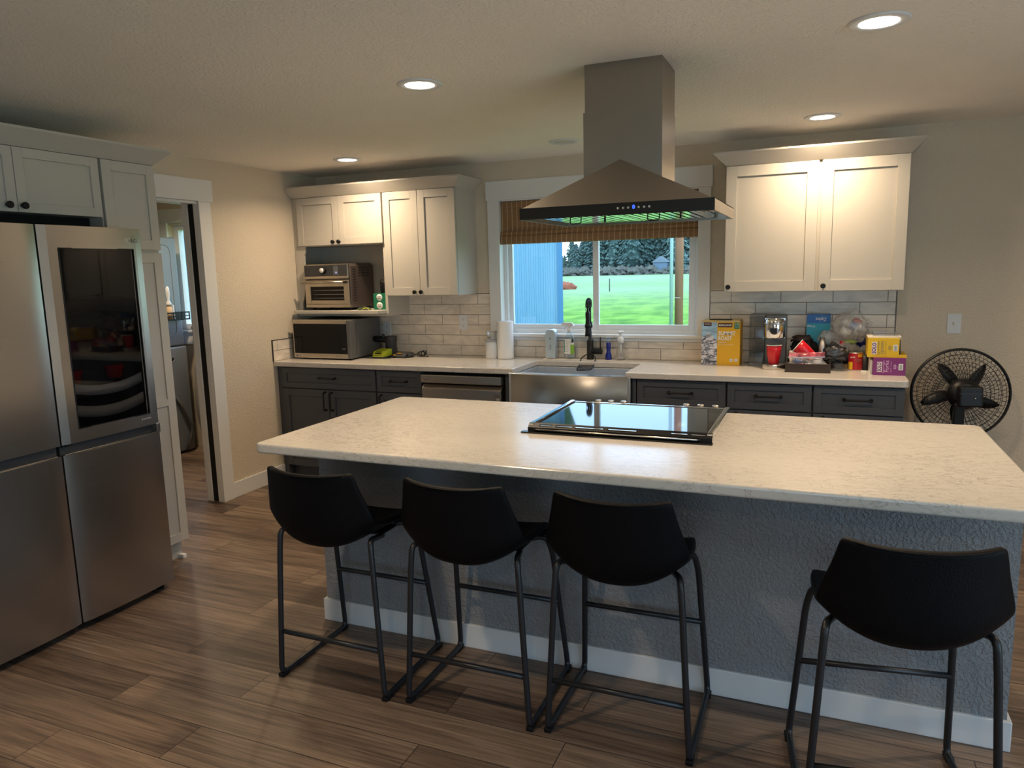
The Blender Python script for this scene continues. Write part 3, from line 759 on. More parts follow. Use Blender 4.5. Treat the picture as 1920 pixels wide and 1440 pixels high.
b.box(X0, X0 + .012, Y0, Y1, .66, .874); b.box(X1 - .012, X1, Y0, Y1, .66, .874); b.box(X0, X1, Y1 - .012, Y1, .66, .874); b.box(X0, X1, Y0, Y0 + .012, .66, .886)
b.box(X0, X1, Y0, Y1, .655, .665); b.box(1.934, X0, -.66, -.62, .66, .884); b.box(X1, 2.738, -.66, -.62, .66, .884)
obj('bowl', b, M_bowl, sk, .003)
b = MB()
for i in range(n_ + 1): pass
vs = []
for i in range(n_ + 1):
    x = 1.934 + (2.738 - 1.934) * i / n_; t = (i / n_ * 2 - 1); y = -.650 - .060 * (1 - t * t)
    vs += [(x, y, .8905), (x, -.628, .8905), (x, -.628, .884), (x, y, .884)]
fs = []
for i in range(n_):
    for k in range(4): fs.append((i * 4 + k, i * 4 + (k + 1) % 4, (i + 1) * 4 + (k + 1) % 4, (i + 1) * 4 + k))
b.add(vs, fs + [(0, 1, 2, 3), tuple(range(n_ * 4, n_ * 4 + 4))])
obj('rim', b, M_sink, sk)
obj('drain', MB().lathe([(.045, 0), (.045, .002), (.03, .001), (.0001, 0)], (2.33, -.40, .665), 20), M_steel, sk)

mt = tag(obj('sink_mat', MB().box(1.975, 2.575, -.125, -.045, .914, .918), M_cream, None, .001), 'thin pale mat strip on the worktop behind the sink', 'mat')
fc = thing('kitchen_faucet', 'black spring pull-down kitchen faucet in front of the window', 'faucet', (2.315, -.085, .918))
fx, fy = 2.315, -.085
b = MB().lathe([(.026, 0), (.026, .006), (.0235, .010), (.0235, .130), (.021, .135), (.013, .145), (.012, .20)], (fx, fy, .918), 22)
obj('body', b, M_black, fc)
# riser, then the spring arch that bends towards the camera and comes back down
b = MB().ring_tube([(fx, fy, 1.10), (fx, fy, 1.285)], .0095, 14)
obj('riser', b, M_black, fc)
arch = []
for i in range(33):
    t = i / 32
    a = PI * t
    q = .085 * (1 - math.cos(a)); z = 1.285 + .050 * math.sin(a)
    arch.append(Vector((fx + .20 * q, fy - .98 * q, z)))
hxp, hyp = fx + .034, fy - .1666
pipe = [Vector((fx, fy, 1.283))] + arch + [Vector((hxp, hyp, 1.245))]
obj('hose', MB().ring_tube(pipe, .006, 8), M_black, fc)
coil = []
tot = len(pipe) - 1
for i in range(0, 26 * 12 + 1):
    t = i / (26 * 12) * tot; k = min(int(t), tot - 1); u = t - k
    p = pipe[k].lerp(pipe[k + 1], u); tn = (pipe[k + 1] - pipe[k]).normalized()
    nx_ = Vector((1, 0, 0)); nx_ = (nx_ - tn * nx_.dot(tn)).normalized(); bn = tn.cross(nx_)
    a = i / 12 * 2 * PI
    coil.append(p + (nx_ * math.cos(a) + bn * math.sin(a)) * .0145)
obj('spring', MB().ring_tube(coil, .0019, 6), M_black, fc)
b = MB().ring_tube([(hxp, hyp, 1.262), (hxp, hyp, 1.245), (hxp, hyp, 1.21), (hxp, hyp, 1.12), (hxp, hyp, 1.095)], [.013, .016, .014, .017, .0205], 16)
obj('spray_head', b, M_black, fc)
obj('holder_arm', MB().ring_tube([(fx, fy, 1.16), (hxp, hyp + .02, 1.165)], .006, 8).lathe([(.020, -.012), (.020, .012), (.016, .012), (.016, -.012)], (hxp, hyp, 1.165), 16, closed_profile=True).lathe([(.017, -.02), (.017, .02)], (fx, fy, 1.16), 14), M_black, fc)
b = MB().cyl((fx + .01, fy, .975), (fx + .085, fy, .975), .0215, n=20)
h = obj('handle_valve', b, M_black, fc, .002)
obj('lever', MB().ring_tube([(fx + .073, fy, .990), (fx + .074, fy, 1.075)], .0042, 8), M_black, h)

cd = thing('sink_caddy', 'black wire sponge caddy hanging from the faucet over the sink', 'caddy', (2.30, -.20, .87))
bw, y_ = .052, -.135
kx_, kz_ = 2.322, .872
loop = fillet([(kx_ - .022, -.112, .955), (kx_ - bw, -.150, .935), (kx_ - bw, -.205, .885), (kx_ - bw - .004, -.262, kz_ - .012), (kx_ + bw - .004, -.262, kz_ - .004), (kx_ + bw, -.205, .888), (kx_ + bw, -.150, .935), (kx_ + .022, -.112, .955), (kx_, -.111, .962)], .02, 4, True)
obj('wire_frame', MB().ring_tube(loop, .0040, 8, closed=True), M_black, cd)
b = MB()
for i in range(10):
    x = kx_ - bw + .006 + i * (2 * bw - .012) / 9
    b.ring_tube([(x, -.206, .893), (x, -.258, kz_ - .004)], .0013, 5)
for i in range(7):
    t = i / 6; b.ring_tube([(kx_ - bw, -.206 - .052 * t, .893 - (.893 - kz_ + .004) * t), (kx_ + bw, -.206 - .052 * t, .893 - (.893 - kz_ + .004) * t)], .0013, 5)
obj('basket', b, M_black, cd)

# paper towels, canister bottle, soap things
pt = thing('paper_towel_roll', 'upright roll of white paper towels left of the window', 'paper towels', (1.680, -.135, .914))
obj('roll', MB().lathe([(.020, .002), (.058, .002), (.0595, .006), (.0595, .268), (.057, .272), (.020, .272)], (1.690, -.135, .914), 36), M_paper, pt)
obj('core', MB().lathe([(.019, .001), (.019, .273), (.0175, .273), (.0175, .001)], (1.690, -.135, .914), 20, closed_profile=True), M_card, pt)
jg = thing('milk_can_vase', 'white enamel milk can canister beside the paper towel roll', 'canister', (1.585, -.14, .914))
obj('body', MB().lathe([(.044, 0), (.048, .004), (.048, .118), (.044, .126), (.036, .132)], (1.585, -.14, .914), 28), M_plast, jg)
obj('neck', MB().lathe([(.036, .131), (.030, .150), (.032, .172), (.044, .196), (.046, .200), (.044, .200), (.030, .172), (.028, .150), (.034, .131)], (1.585, -.14, .914), 28), M_clear, jg)
obj('wire_band', MB().ring_tube([(1.585 + .049 * math.cos(a), -.14 + .049 * math.sin(a), 1.042) for a in [2 * PI * i / 24 for i in range(24)]], .0022, 6, closed=True).ring_tube([(1.538, -.14, 1.042), (1.528, -.145, 1.056), (1.534, -.15, 1.066)], .002, 6).ring_tube([(1.632, -.14, 1.042), (1.642, -.145, 1.06), (1.640, -.15, 1.075)], .002, 6), M_steel, jg)

sd = thing('automatic_soap_dispenser', 'tall white oval automatic soap dispenser left of the spray bottle', 'soap dispenser', (2.028, -.085, .918))
def rslab(cx, y0, y1, z0, z1, w, rt, rb):
    p = []
    for (x, z, r_, a0) in ((cx + w / 2, z1, rt, 0), (cx - w / 2, z1, rt, 90), (cx - w / 2, z0, rb, 180), (cx + w / 2, z0, rb, 270)):
        ox = -r_ if x > cx else r_; oz = -r_ if z == z1 else r_
        for i in range(6):
            a = math.radians(a0 + 90 * i / 5); p.append((x + ox + r_ * math.cos(a), z + oz + r_ * math.sin(a)))
    return MB().prism(p, 'y', y0, y1)
obj('body', rslab(2.028, -.115, -.055, .918, 1.128, .078, .028, .008), M_clearblue, sd, .004)
obj('shell', rslab(2.028, -.112, -.060, .921, 1.124, .070, .025, .006), M_plast, sd, .003)
obj('sensor', MB().lathe([(.004, 0), (.004, -.002), (.0001, -.002)], (2.028, -.1155, 1.062), 12, axis='y'), M_ink, sd)
obj('level_mark', MB().box(2.0265, 2.0295, -.1165, -.115, .985, 1.02), M_grey, sd)

sp = thing('spray_bottle', 'clear spray bottle with white trigger and green label behind the sink', 'spray bottle', (2.163, -.085, .918))
b = MB().lathe([(.036, 0), (.040, .004), (.040, .130), (.036, .155), (.022, .178), (.013, .188), (.013, .200)], (2.163, -.085, .918), 28)
for v in b.v: v.y = -.085 + (v.y + .085) * .72
obj('bottle', b, M_clearblue, sp)
lb = MB()
def arc_label(a0, a1, z0, z1, r_=.0405, c=(2.163, -.085), sy=.72, k=8):
    vs = []; fs = []
    for i in range(k + 1):
        a = math.radians(a0 + (a1 - a0) * i / k); x = c[0] + r_ * math.cos(a); y = c[1] + r_ * math.sin(a) * sy
        vs += [(x, y, z0), (x, y, z1)]
    for i in range(k): fs.append((2 * i, 2 * i + 2, 2 * i + 3, 2 * i + 1))
    return MB().add(vs, fs, True)
obj('label_paper', arc_label(212, 335, .955, 1.060), M_inkw, sp)
obj('label_green', arc_label(292, 335, .955, 1.020, .0408), mat('leaf_green_ink', (.25, .50, .03), .5), sp)
obj('label_teal', arc_label(205, 225, .965, 1.055, .0408), mat('teal_ink', (.01, .35, .30), .5), sp)
obj('label_black', arc_label(300, 330, 1.035, 1.062, .0409), M_ink, sp)
text('GT', M_inkw, sp, .020, (2.181, -.1175, 1.049))
for i in range(5): text(['ooo', 'nwn', 'sos', 'sls', 'mwm'][i] if False else '~~~', M_grey, sp, .016, (2.150, -.1165, 1.045 - i * .018))
b = MB().lathe([(.015, 0), (.015, .026), (.012, .030), (.0001, .030)], (2.163, -.085, 1.108), 18)
b.prism([(2.168, 1.132), (2.158, 1.132), (2.150, 1.150), (2.118, 1.156), (2.108, 1.158), (2.108, 1.172), (2.130, 1.176), (2.185, 1.174), (2.200, 1.150), (2.196, 1.148), (2.180, 1.152)], 'y', -.096, -.074)
b.prism([(2.134, 1.152), (2.128, 1.134), (2.122, 1.120), (2.126, 1.118), (2.136, 1.134), (2.142, 1.152)], 'y', -.090, -.080)
obj('trigger_head', b, M_plast, sp, .002)

db = thing('dish_soap_bottle', 'small bottle of dark blue dish soap right of the faucet', 'soap bottle', (2.447, -.085, .918))
obj('bottle', MB().lathe([(.020, 0), (.0235, .004), (.022, .03), (.014, .055), (.015, .075), (.017, .100), (.016, .118), (.012, .122)], (2.447, -.085, .918), 22), M_navy, db)
obj('cap', MB().lathe([(.015, .118), (.0165, .121), (.0165, .150), (.013, .158), (.0001, .158)], (2.447, -.085, .918), 20), M_clearblue, db)
fd = thing('foaming_soap_dispenser', 'clear cone shaped foaming soap dispenser with white pump right of the faucet', 'soap dispenser', (2.533, -.085, .918))
obj('bottle', MB().lathe([(.036, 0), (.040, .004), (.038, .02), (.022, .090), (.018, .105), (.018, .122)], (2.533, -.085, .918), 26), M_clear, fd)
obj('pump', MB().lathe([(.021, .118), (.021, .148), (.014, .156), (.009, .160), (.009, .182), (.017, .186), (.022, .196), (.022, .199), (.0001, .199)], (2.533, -.085, .918), 22).lathe([(.006, .03), (.006, .118)], (2.533, -.085, .918), 8).box(2.528, 2.538, -.118, -.085, 1.108, 1.116), M_plast, fd)

# ------------------------------------------------------------------ woven shade
sh = thing('bamboo_shade', 'brown woven bamboo roman shade drawn up in the top of the kitchen window', 'shade', (2.325, .02, 1.735))
obj('valance', MB().box(1.618, 3.032, .014, .026, 1.78, 2.040), M_bamboo, sh)
obj('fold', MB().prism([(.010, 1.800), (-.006, 1.792), (-.012, 1.77), (-.008, 1.742), (.002, 1.735), (.018, 1.74), (.020, 1.80)], 'x', 1.616, 3.034), M_bamboo, sh, .001)
obj('fold', MB().prism([(.013, 1.835), (.001, 1.822), (-.004, 1.805), (.002, 1.795), (.013, 1.798)], 'x', 1.616, 3.034), M_bamboo, sh, .001)
obj('head_rail', MB().box(1.618, 3.032, .027, .05, 2.00, 2.042), M_card, sh)

# ------------------------------------------------------------------ outlets and switch
def plate(x0, x1, z0, z1, label, cat, yb, toggle=False):
    o = thing('light_switch' if toggle else 'wall_outlet', label, cat, ((x0 + x1) / 2, yb, z0))
    obj('cover_plate', MB().box(x0, x1, yb - .005, yb, z0, z1), M_plast, o, .0015)
    xm = (x0 + x1) / 2; zm = (z0 + z1) / 2
    if toggle:
        obj('toggle', MB().box(xm - .004, xm + .004, yb - .016, yb - .004, zm - .006, zm + .010), M_cream, o, .001)
        obj('slot', MB().box(xm - .006, xm + .006, yb - .0058, yb - .0048, zm - .013, zm + .013), M_cream, o)
    else:
        for dz_ in (-.024, .024):
            s_ = obj('socket', rslab(xm, yb - .0062, yb - .0045, zm + dz_ - .014, zm + dz_ + .014, .030, .009, .009), M_plast, o)
            h_ = MB(); h_.box(xm - .0075, xm - .0055, yb - .0068, yb - .006, zm + dz_ - .004, zm + dz_ + .006); h_.box(xm + .0055, xm + .0075, yb - .0068, yb - .006, zm + dz_ - .004, zm + dz_ + .006)
            h_.box(xm - .002, xm + .002, yb - .0068, yb - .006, zm + dz_ - .010, zm + dz_ - .006)
            obj('slots', h_, M_ink, s_)
    return o
plate(1.258, 1.328, 1.112, 1.224, 'white wall outlet on the tiles between paper towels and tall cabinet', 'outlet', -.008)
plate(.578, .648, 1.052, 1.165, 'white wall outlet on the tiles just right of the microwave', 'outlet', -.008)
plate(4.490, 4.562, 1.115, 1.230, 'white single light switch on the back wall above the fan', 'light switch', 0, True)

# ------------------------------------------------------------------ toaster oven, microwave and niche clutter
to = thing('toaster_oven', 'stainless air fryer toaster oven on the shelf under the short cabinet', 'toaster oven', (.32, -.2, 1.28))
M_side = mat('taupe_enamel', (.16, .125, .115), .35, metal=.6)
M_tof = mat('warm_stainless', (.50, .45, .38), .3, metal=1)
tx0, tx1, ty0, ty1 = .112, .524, -.360, -.035
tz0, tz1 = 1.300, 1.632
obj('housing', MB().prism([(tx0, tz0), (tx1, tz0), (tx1, tz1 - .02), (tx1 - .02, tz1), (tx0 + .02, tz1), (tx0, tz1 - .02)], 'y', ty0 + .022, ty1), M_side, to, .004)
for x in (tx0 + .04, tx1 - .04):
    for y in (ty0 + .05, ty1 - .05): obj('foot', MB().lathe([(.014, 0), (.016, .020)], (x, y, 1.280), 12), M_black, to)
obj('control_panel', MB().box(tx0, tx1 - .006, ty0, ty0 + .024, 1.515, tz1 - .002), M_tof, to, .008)
cp = obj('display_panel', MB().box(tx0 + .006, tx1 - .014, ty0 - .002, ty0 + .002, 1.538, 1.622), M_darkgrey, to, .004)
obj('screen', MB().box(tx0 + .275, tx0 + .318, ty0 - .003, ty0 - .002, 1.548, 1.612), mat('lcd_grey', (.10, .11, .12), .2), cp)
text('+', emis('blue_glow', (.3, .35, 1), 1.2), cp, .03, (tx0 + .300, ty0 - .0035, 1.563))
text('instant', M_grey, cp, .014, (tx0 + .040, ty0 - .0028, 1.611))
dk = obj('dial', MB().lathe([(.026, 0), (.024, -.018), (.0001, -.018)], (tx0 + .185, ty0 - .002, 1.582), 22, axis='y'), M_black, to)
obj('dial_face', MB().lathe([(.019, -.018), (.018, -.023), (.0001, -.023)], (tx0 + .181, ty0 - .002, 1.582), 22, axis='y'), M_inkw, dk)
door = obj('door', MB().frame(tx0, tx1 - .006, ty0 + .002, ty0 + .022, 1.328, 1.508, .050, .048, .028), M_tof, to, .003)
obj('window_pane', MB().box(tx0 + .048, tx1 - .054, ty0 + .010, ty0 + .013, 1.352, 1.463), M_dark_door, door)
rk = MB()
for z in (1.372, 1.402, 1.432): rk.ring_tube([(tx0 + .07, ty0 + .008, z), (tx1 - .06, ty0 + .008, z)], .0018, 6)
obj('rack', rk, M_steel, to)
hb = MB().ring_tube([(tx0 - .008, ty0 - .034, 1.492), (tx1 - .030, ty0 - .034, 1.492)], .0095, 12)
hd = obj('handle', hb, M_tof, door)
obj('handle_mount', MB().box(tx1 - .062, tx1 - .028, ty0 - .034, ty0 + .002, 1.484, 1.500).box(tx0 + .01, tx0 + .034, ty0 - .034, ty0 + .002, 1.484, 1.500), M_black, hd, .002)
obj('base_strip', MB().box(tx0, tx1 - .002, ty0 + .002, ty0 + .022, 1.302, 1.326), M_tof, to, .002)
vb = MB()
for i in range(13): vb.box(tx1 - .001, tx1 + .0012, ty0 + .05, ty0 + .090, 1.35 + i * .0195, 1.356 + i * .0195)
for j in range(3):
    for i in range(4): vb.box(tx1 - .001, tx1 + .0012, ty0 + .120 + j * .055, ty0 + .155 + j * .055, 1.535 + i * .0195, 1.541 + i * .0195)
obj('vent_slots', vb, M_ink, to)

mw = thing('microwave', 'large stainless countertop microwave with black door under the niche shelf', 'microwave', (.33, -.27, .914))
mx0, mx1, my0, my1 = .062, .587, -.478, -.065
obj('housing', MB().box(mx0 + .004, mx1 - .004, my0 + .03, my1, .927, 1.214), M_grey, mw, .004)
for x in (mx0 + .05, mx1 - .05):
    for y in (my0 + .06, my1 - .05): obj('foot', MB().cyl((x, y, .914), (x, y, .928), .014, n=12), M_black, mw)
obj('door', MB().box(mx0, mx1, my0, my0 + .028, .925, 1.216), M_tof, mw, .004)
obj('door_glass', MB().box(mx0 + .010, mx1 - .030, my0 - .002, my0 + .001, .960, 1.186), M_dark_door, mw, .001)
obj('handle', MB().box(mx1 - .030, mx1 + .004, my0 - .004, my0 + .030, .926, 1.214), M_grey, mw, .006)
text('LG', M_grey, mw, .018, (mx0 + .052, my0 - .0005, .942)); obj('logo', MB().lathe([(.008, 0), (.008, -.001), (.0001, -.001)], (mx0 + .028, my0, .942), 14, axis='y'), M_grey, mw)
text('12:00', mat('dim_display', (.25, .25, .25), .5), mw, .014, (mx1 - .062, my0 - .0025, .998))
text('smart inverter', M_grey, mw, .010, (mx0 + .415, my0 - .0005, .942))
obj('vent_slots', MB().box(mx1 - .0045, mx1 - .0025, -.40, -.396, .95, 1.19), M_darkgrey, mw)

for i, lab in enumerate(('small green box with round white sticker, bottom one of the stacked pair', 'small green box with round white sticker, top one of the stacked pair')):
    z0 = 1.2805 + i * .0605
    g = thing('small_box', lab, 'box', (.735, -.22, z0), 'small green boxes on the niche shelf')
    obj('carton', MB().box(.680, .790, -.285, -.175, z0, z0 + .060), M_green, g, .001)
    obj('sticker', MB().lathe([(.026, 0), (.026, -.0008), (.0001, -.0008)], (.733, -.2853, z0 + .030), 24, axis='y'), M_inkw, g)
    text('KIND', M_ink, g, .013, (.733, -.2864, z0 + .036)); text('TEA', M_ink, g, .013, (.733, -.2864, z0 + .023))
bc = thing('black_travel_cup', 'black cup with wire loop on top of the green boxes', 'cup', (.748, -.23, 1.4015))
obj('cup', MB().lathe([(.030, 0), (.034, .003), (.036, .085), (.033, .088), (.0001, .088)], (.752, -.23, 1.4015), 20), M_black, bc)
obj('loop', MB().ring_tube([(.735 + .012 * math.cos(a), -.245, 1.492 + .014 * math.sin(a)) for a in [2 * PI * i / 14 for i in range(14)]], .0022, 6, closed=True), M_black, bc)
sm = thing('sleep_mask', 'green and yellow eye mask at the front of the niche shelf', 'mask', (.66, -.36, 1.2802))
b = MB()
pts = [(0.052 * math.cos(a), max(0, .024 * math.sin(a)) + .001) for a in [PI * i / 14 for i in range(15)]]
obj('mask_body', MB().prism([(.625 + x, 1.2803 + z) for x, z in pts], 'y', -.352, -.318), mat('olive_cloth', (.07, .10, .05), .8), sm)
obj('mask_band', MB().ring_tube([(.665 + .030 * math.cos(a), -.372, 1.2822 + .014 * math.sin(a)) for a in [PI * i / 10 for i in range(11)]], .0026, 6), mat('yellow_strap', (.65, .55, .06), .6), sm)

pw = thing('power_tool', 'black cordless blower tool standing behind the lime battery charger', 'power tool', (.70, -.13, .914))
obj('body', MB().lathe([(.045, 0), (.047, .03), (.043, .10), (.048, .12), (.048, .150), (.040, .154)], (.715, -.125, .914), 20).box(.66, .77, -.165, -.09, .914, .935), M_darkgrey, pw, .001)
obj('nozzle', MB().ring_tube([(.70, -.13, 1.035), (.655, -.145, 1.040), (.585, -.165, 1.050)], [.024, .024, .021], 16), M_black, pw)
obj('nozzle_rib', MB().ring_tube([(.620, -.155, 1.045), (.612, -.157, 1.046)], .0265, 16).ring_tube([(.640, -.150, 1.042), (.632, -.152, 1.043)], .0265, 16), M_black, pw)
obj('latch', MB().box(.668, .684, -.178, -.16, 1.055, 1.085), M_darkgrey, pw, .002)
lc = thing('battery_charger', 'lime green battery charger with black base on the counter', 'charger', (.72, -.26, .914))
b = MB().prism([(-.330, .925), (-.330, .944), (-.305, .968), (-.215, .980), (-.205, .975), (-.205, .925)], 'x', .672, .772)
obj('shell', b, M_lime, lc, .006); obj('base', MB().box(.668, .776, -.328, -.207, .914, .926), M_darkgrey, lc, .003)
obj('badge', MB().box(.692, .742, -.327, -.300, .952, .972).v and MB().prism([(-.3285, .948), (-.309, .966), (-.3075, .965), (-.327, .947)], 'x', .694, .746), M_ink, lc)
text('RYOBI', M_lime, lc, .014, (.720, -.320, .9585), width=.040)
obj('slot_line', MB().box(.678, .768, -.3306, -.329, .936, .939), M_ink, lc)
kc = thing('battery_charger', 'black battery charger with yellow marks beside the lime one', 'charger', (.86, -.20, .914))
obj('shell', MB().prism([(-.270, .914), (-.275, .930), (-.235, .955), (-.215, .948), (-.165, .952), (-.150, .935), (-.150, .914)], 'x', .800, .925).prism([(.80, .914), (.925, .914), (.955, .930), (.93, .948), (.80, .948)], 'y', -.24, -.16), M_darkgrey, kc, .005)
obj('yellow_mark', MB().box(.845, .888, -.262, -.247, .9475, .9495).box(.822, .842, -.2745, -.272, .934, .940), M_gold, kc)
cr_ = MB(); random.seed(3)
for k in range(5):
    c = Vector((.975 + .012 * k, -.135 + random.uniform(-.015, .015), .935)); r_ = random.uniform(.016, .026)
    pts = []
    ax = random.uniform(0, PI)
    for i in range(20):
        a = 2 * PI * i / 20; p = Vector((math.cos(a) * r_ * math.cos(ax), math.cos(a) * r_ * math.sin(ax), math.sin(a) * r_ * .8 + .003 * k - .004)); pts.append(c + p)
    cr_.ring_tube(pts, .0026, 6, closed=True)
cr_.ring_tube(fillet([(.93, -.17, .918), (.955, -.19, .930), (.98, -.15, .940), (1.02, -.16, .917), (1.045, -.13, .917)], .02), .003, 6)
tag(obj('charger_cord', cr_, M_ink), 'tangle of thin black cord at the foot of the tiled wall beside the chargers', 'cord')

# ------------------------------------------------------------------ right counter: coffee corner
kb = thing('coffee_pod_box', 'yellow coffee pod carton with snowy mountain picture beside the window', 'box', (3.21, -.11, .914))
kx0, kx1, ky = 3.094, 3.332, -.197
obj('carton', MB().box(kx0, kx1, ky, -.02, .914, 1.190), M_gold, kb, .001)
obj('carton_top', MB().prism([(kx0, 1.190), (kx1, 1.190), (kx1 - .008, 1.200), (kx0 + .012, 1.201)], 'y', ky + .01, -.03), mat('pale_yellow_card', (.66, .50, .22), .6), kb)
obj('handle_strap', MB().box(kx0 + .045, kx0 + .185, ky + .02, ky + .045, 1.200, 1.207), M_ink, kb, .001)
def mountain_mat():
    m, n, l, b = nt('mountain_print')
    g = n.new('ShaderNodeTexCoord'); sp_ = n.new('ShaderNodeSeparateXYZ'); l.new(g.outputs['Object'], sp_.inputs[0])
    ns = n.new('ShaderNodeTexNoise'); ns.inputs['Scale'].default_value = 26; ns.inputs['Detail'].default_value = 6; ns.inputs['Roughness'].default_value = .7; ns.inputs['Distortion'].default_value = 1.4
    mp = n.new('ShaderNodeMapping'); mp.inputs['Rotation'].default_value = (0, .7, 0); mp.inputs['Scale'].default_value = (1, 1, 2.2)
    l.new(g.outputs['Object'], mp.inputs[0]); l.new(mp.outputs[0], ns.inputs['Vector'])
    rk_ = n.new('ShaderNodeValToRGB'); e = rk_.color_ramp.elements; e[0].position = .42; e[0].color = (.05, .06, .10, 1); e[1].position = .56; e[1].color = (.72, .70, .74, 1)
    l.new(ns.outputs['Fac'], rk_.inputs[0]); l.new(rk_.outputs[0], b.inputs['Base Color']); b.inputs['Roughness'].default_value = .5
    return m
M_sky_ = mat('sky_print', (.32, .50, .72), .5, cvar=.6, cscale=14, stretch=(1, 1, 4))
px1 = kx0 + .098
pic = obj('sky_picture', MB().box(kx0 + .001, px1, ky - .0008, ky, .915, 1.189), M_sky_, kb)
obj('mountain_picture', MB().prism([(kx0 + .001, .915), (px1, .915), (px1, 1.070), (kx0 + .07, 1.098), (kx0 + .045, 1.128), (kx0 + .025, 1.105), (kx0 + .001, 1.098)], 'y', ky - .0014, ky - .0004), mountain_mat(), kb)
obj('brand_tab', MB().box(kx0 + .014, kx0 + .062, ky - .002, ky, 1.166, 1.188).box(px1 + .006, px1 + .092, ky - .0015, ky, 1.158, 1.184), mat('dark_maroon_print', (.05, .008, .01), .5), kb)
text('KEURIG', M_inkw, kb, .011, (kx0 + .038, ky - .0025, 1.177), width=.038)
text('KIRKLAND', M_inkw, kb, .016, (px1 + .049, ky - .002, 1.171), width=.078, bold=.02)
obj('count_tab', MB().box(kx1 - .036, kx1 - .004, ky - .0015, ky, 1.148, 1.188), M_green, kb)
text('120', M_inkw, kb, .016, (kx1 - .020, ky - .002, 1.176), width=.022); text('PODS', M_inkw, kb, .009, (kx1 - .020, ky - .002, 1.160))
text('SUMMIT', M_inkw, kb, .036, (px1 + .060, ky - .001, 1.118), width=.104, bold=.02)
text('ROAST', M_inkw, kb, .036, (px1 + .049, ky - .001, 1.086), width=.082, bold=.02)
text('ORGANIC', M_cream, kb, .012, (px1 + .034, ky - .001, 1.061), width=.050); text('light roast ground coffee', M_cream, kb, .008, (px1 + .052, ky - .001, 1.049), width=.090)
text('120', M_ink, kb, .030, (kx0 + .032, ky - .002, .934), width=.040)
for x in (kx1 - .052, kx1 - .022): obj('seal', MB().lathe([(.011, 0), (.011, -.001), (.0001, -.001)], (x, ky, .948), 16, axis='y'), M_inkw, kb)
text('USDA', M_green, kb, .007, (kx1 - .052, ky - .0015, .948)); text('F', M_ink, kb, .012, (kx1 - .022, ky - .0015, .948))

cm = thing('coffee_maker', 'slim grey single cup coffee maker with a clear water tank', 'coffee maker', (3.52, -.2, .914))
M_kg = mat('coffee_maker_grey', (.17, .18, .19), .4)
obj('column', MB().box(3.480, 3.604, -.170, -.035, .914, 1.232), M_kg, cm, .008)
obj('brew_head', rslab(3.542, 0, 0, 0, 1, 1, .1, .1) and MB().lathe([(.055, 0), (.060, .006), (.060, .085), (.058, .105), (.050, .118), (.0001, .120)], (3.542, -.275, 1.102), 32).box(3.484, 3.600, -.275, -.15, 1.100, 1.222), M_chrome, cm, .001)
obj('head_ring', MB().lathe([(.0605, .083), (.0615, .086), (.0605, .089)], (3.542, -.275, 1.102), 32), M_kg, cm)
obj('nozzle', MB().lathe([(.020, -.012), (.024, 0)], (3.542, -.275, 1.102), 16), M_kg, cm)
obj('drip_base', MB().lathe([(.066, 0), (.068, .003), (.068, .028), (.064, .031), (.0001, .031)], (3.542, -.290, .914), 32).box(3.476, 3.608, -.290, -.10, .914, .944), M_steel, cm, .001)
tk = obj('water_tank', MB().box(3.386, 3.476, -.185, -.045, .930, 1.224), M_smoke, cm, .006)
obj('tank_lid', MB().box(3.384, 3.480, -.188, -.042, 1.224, 1.236), M_kg, cm, .003)
obj('tank_base', MB().box(3.388, 3.480, -.183, -.045, .914, .932), M_kg, cm, .002)
obj('water', MB().box(3.390, 3.472, -.181, -.049, .932, 1.005), glass('water', (.90, .93, .95), .08), cm)

def red_cup(loc, tilt=None, label=''):
    c = thing('red_party_cup', label, 'cup', loc)
    prof = [(.0001, .002), (.028, .002), (.0285, .0), (.030, .004), (.036, .045), (.0385, .050), (.0415, .088), (.044, .114)]
    inner = [(.0425, .114), (.040, .088), (.035, .045), (.027, .006), (.0001, .006)]
    o1 = obj('cup_wall', MB().lathe(prof, (0, 0, 0), 28, m=None), M_red, None); 
    for v in o1.data.vertices: pass
    o1.parent = c; o1.location = (0, 0, 0)
    o2 = obj('lining', MB().lathe(inner, (0, 0, 0), 28), M_inkw, None); o2.parent = c; o2.location = (0, 0, .006)
    o3 = obj('rim', MB().ring_tube([(.044 * math.cos(a), .044 * math.sin(a), 0) for a in [2 * PI * i / 28 for i in range(28)]], .0019, 6, closed=True), M_inkw, None); o3.parent = c; o3.location = (0, 0, .1125)
    if tilt: c.rotation_euler = tilt
    return c
red_cup((3.542, -.302, .9452), None, 'upright red plastic cup with white rim on the coffee maker base')

# serving tray full of odds and ends
tr = thing('serving_tray', 'dark bronze rectangular tray holding cups and bags on the right counter', 'tray', (3.737, -.30, .914))
obj('bottom', MB().box(3.620, 3.854, -.430, -.180, .914, .920), M_tray, tr)
obj('side', MB().box(3.620, 3.854, -.436, -.428, .914, .966), M_tray, tr, .002); obj('side', MB().box(3.620, 3.854, -.182, -.174, .914, .966), M_tray, tr, .002)
obj('side', MB().box(3.614, 3.622, -.436, -.174, .914, .966), M_tray, tr, .002); obj('side', MB().box(3.852, 3.860, -.436, -.174, .914, .966), M_tray, tr, .002)
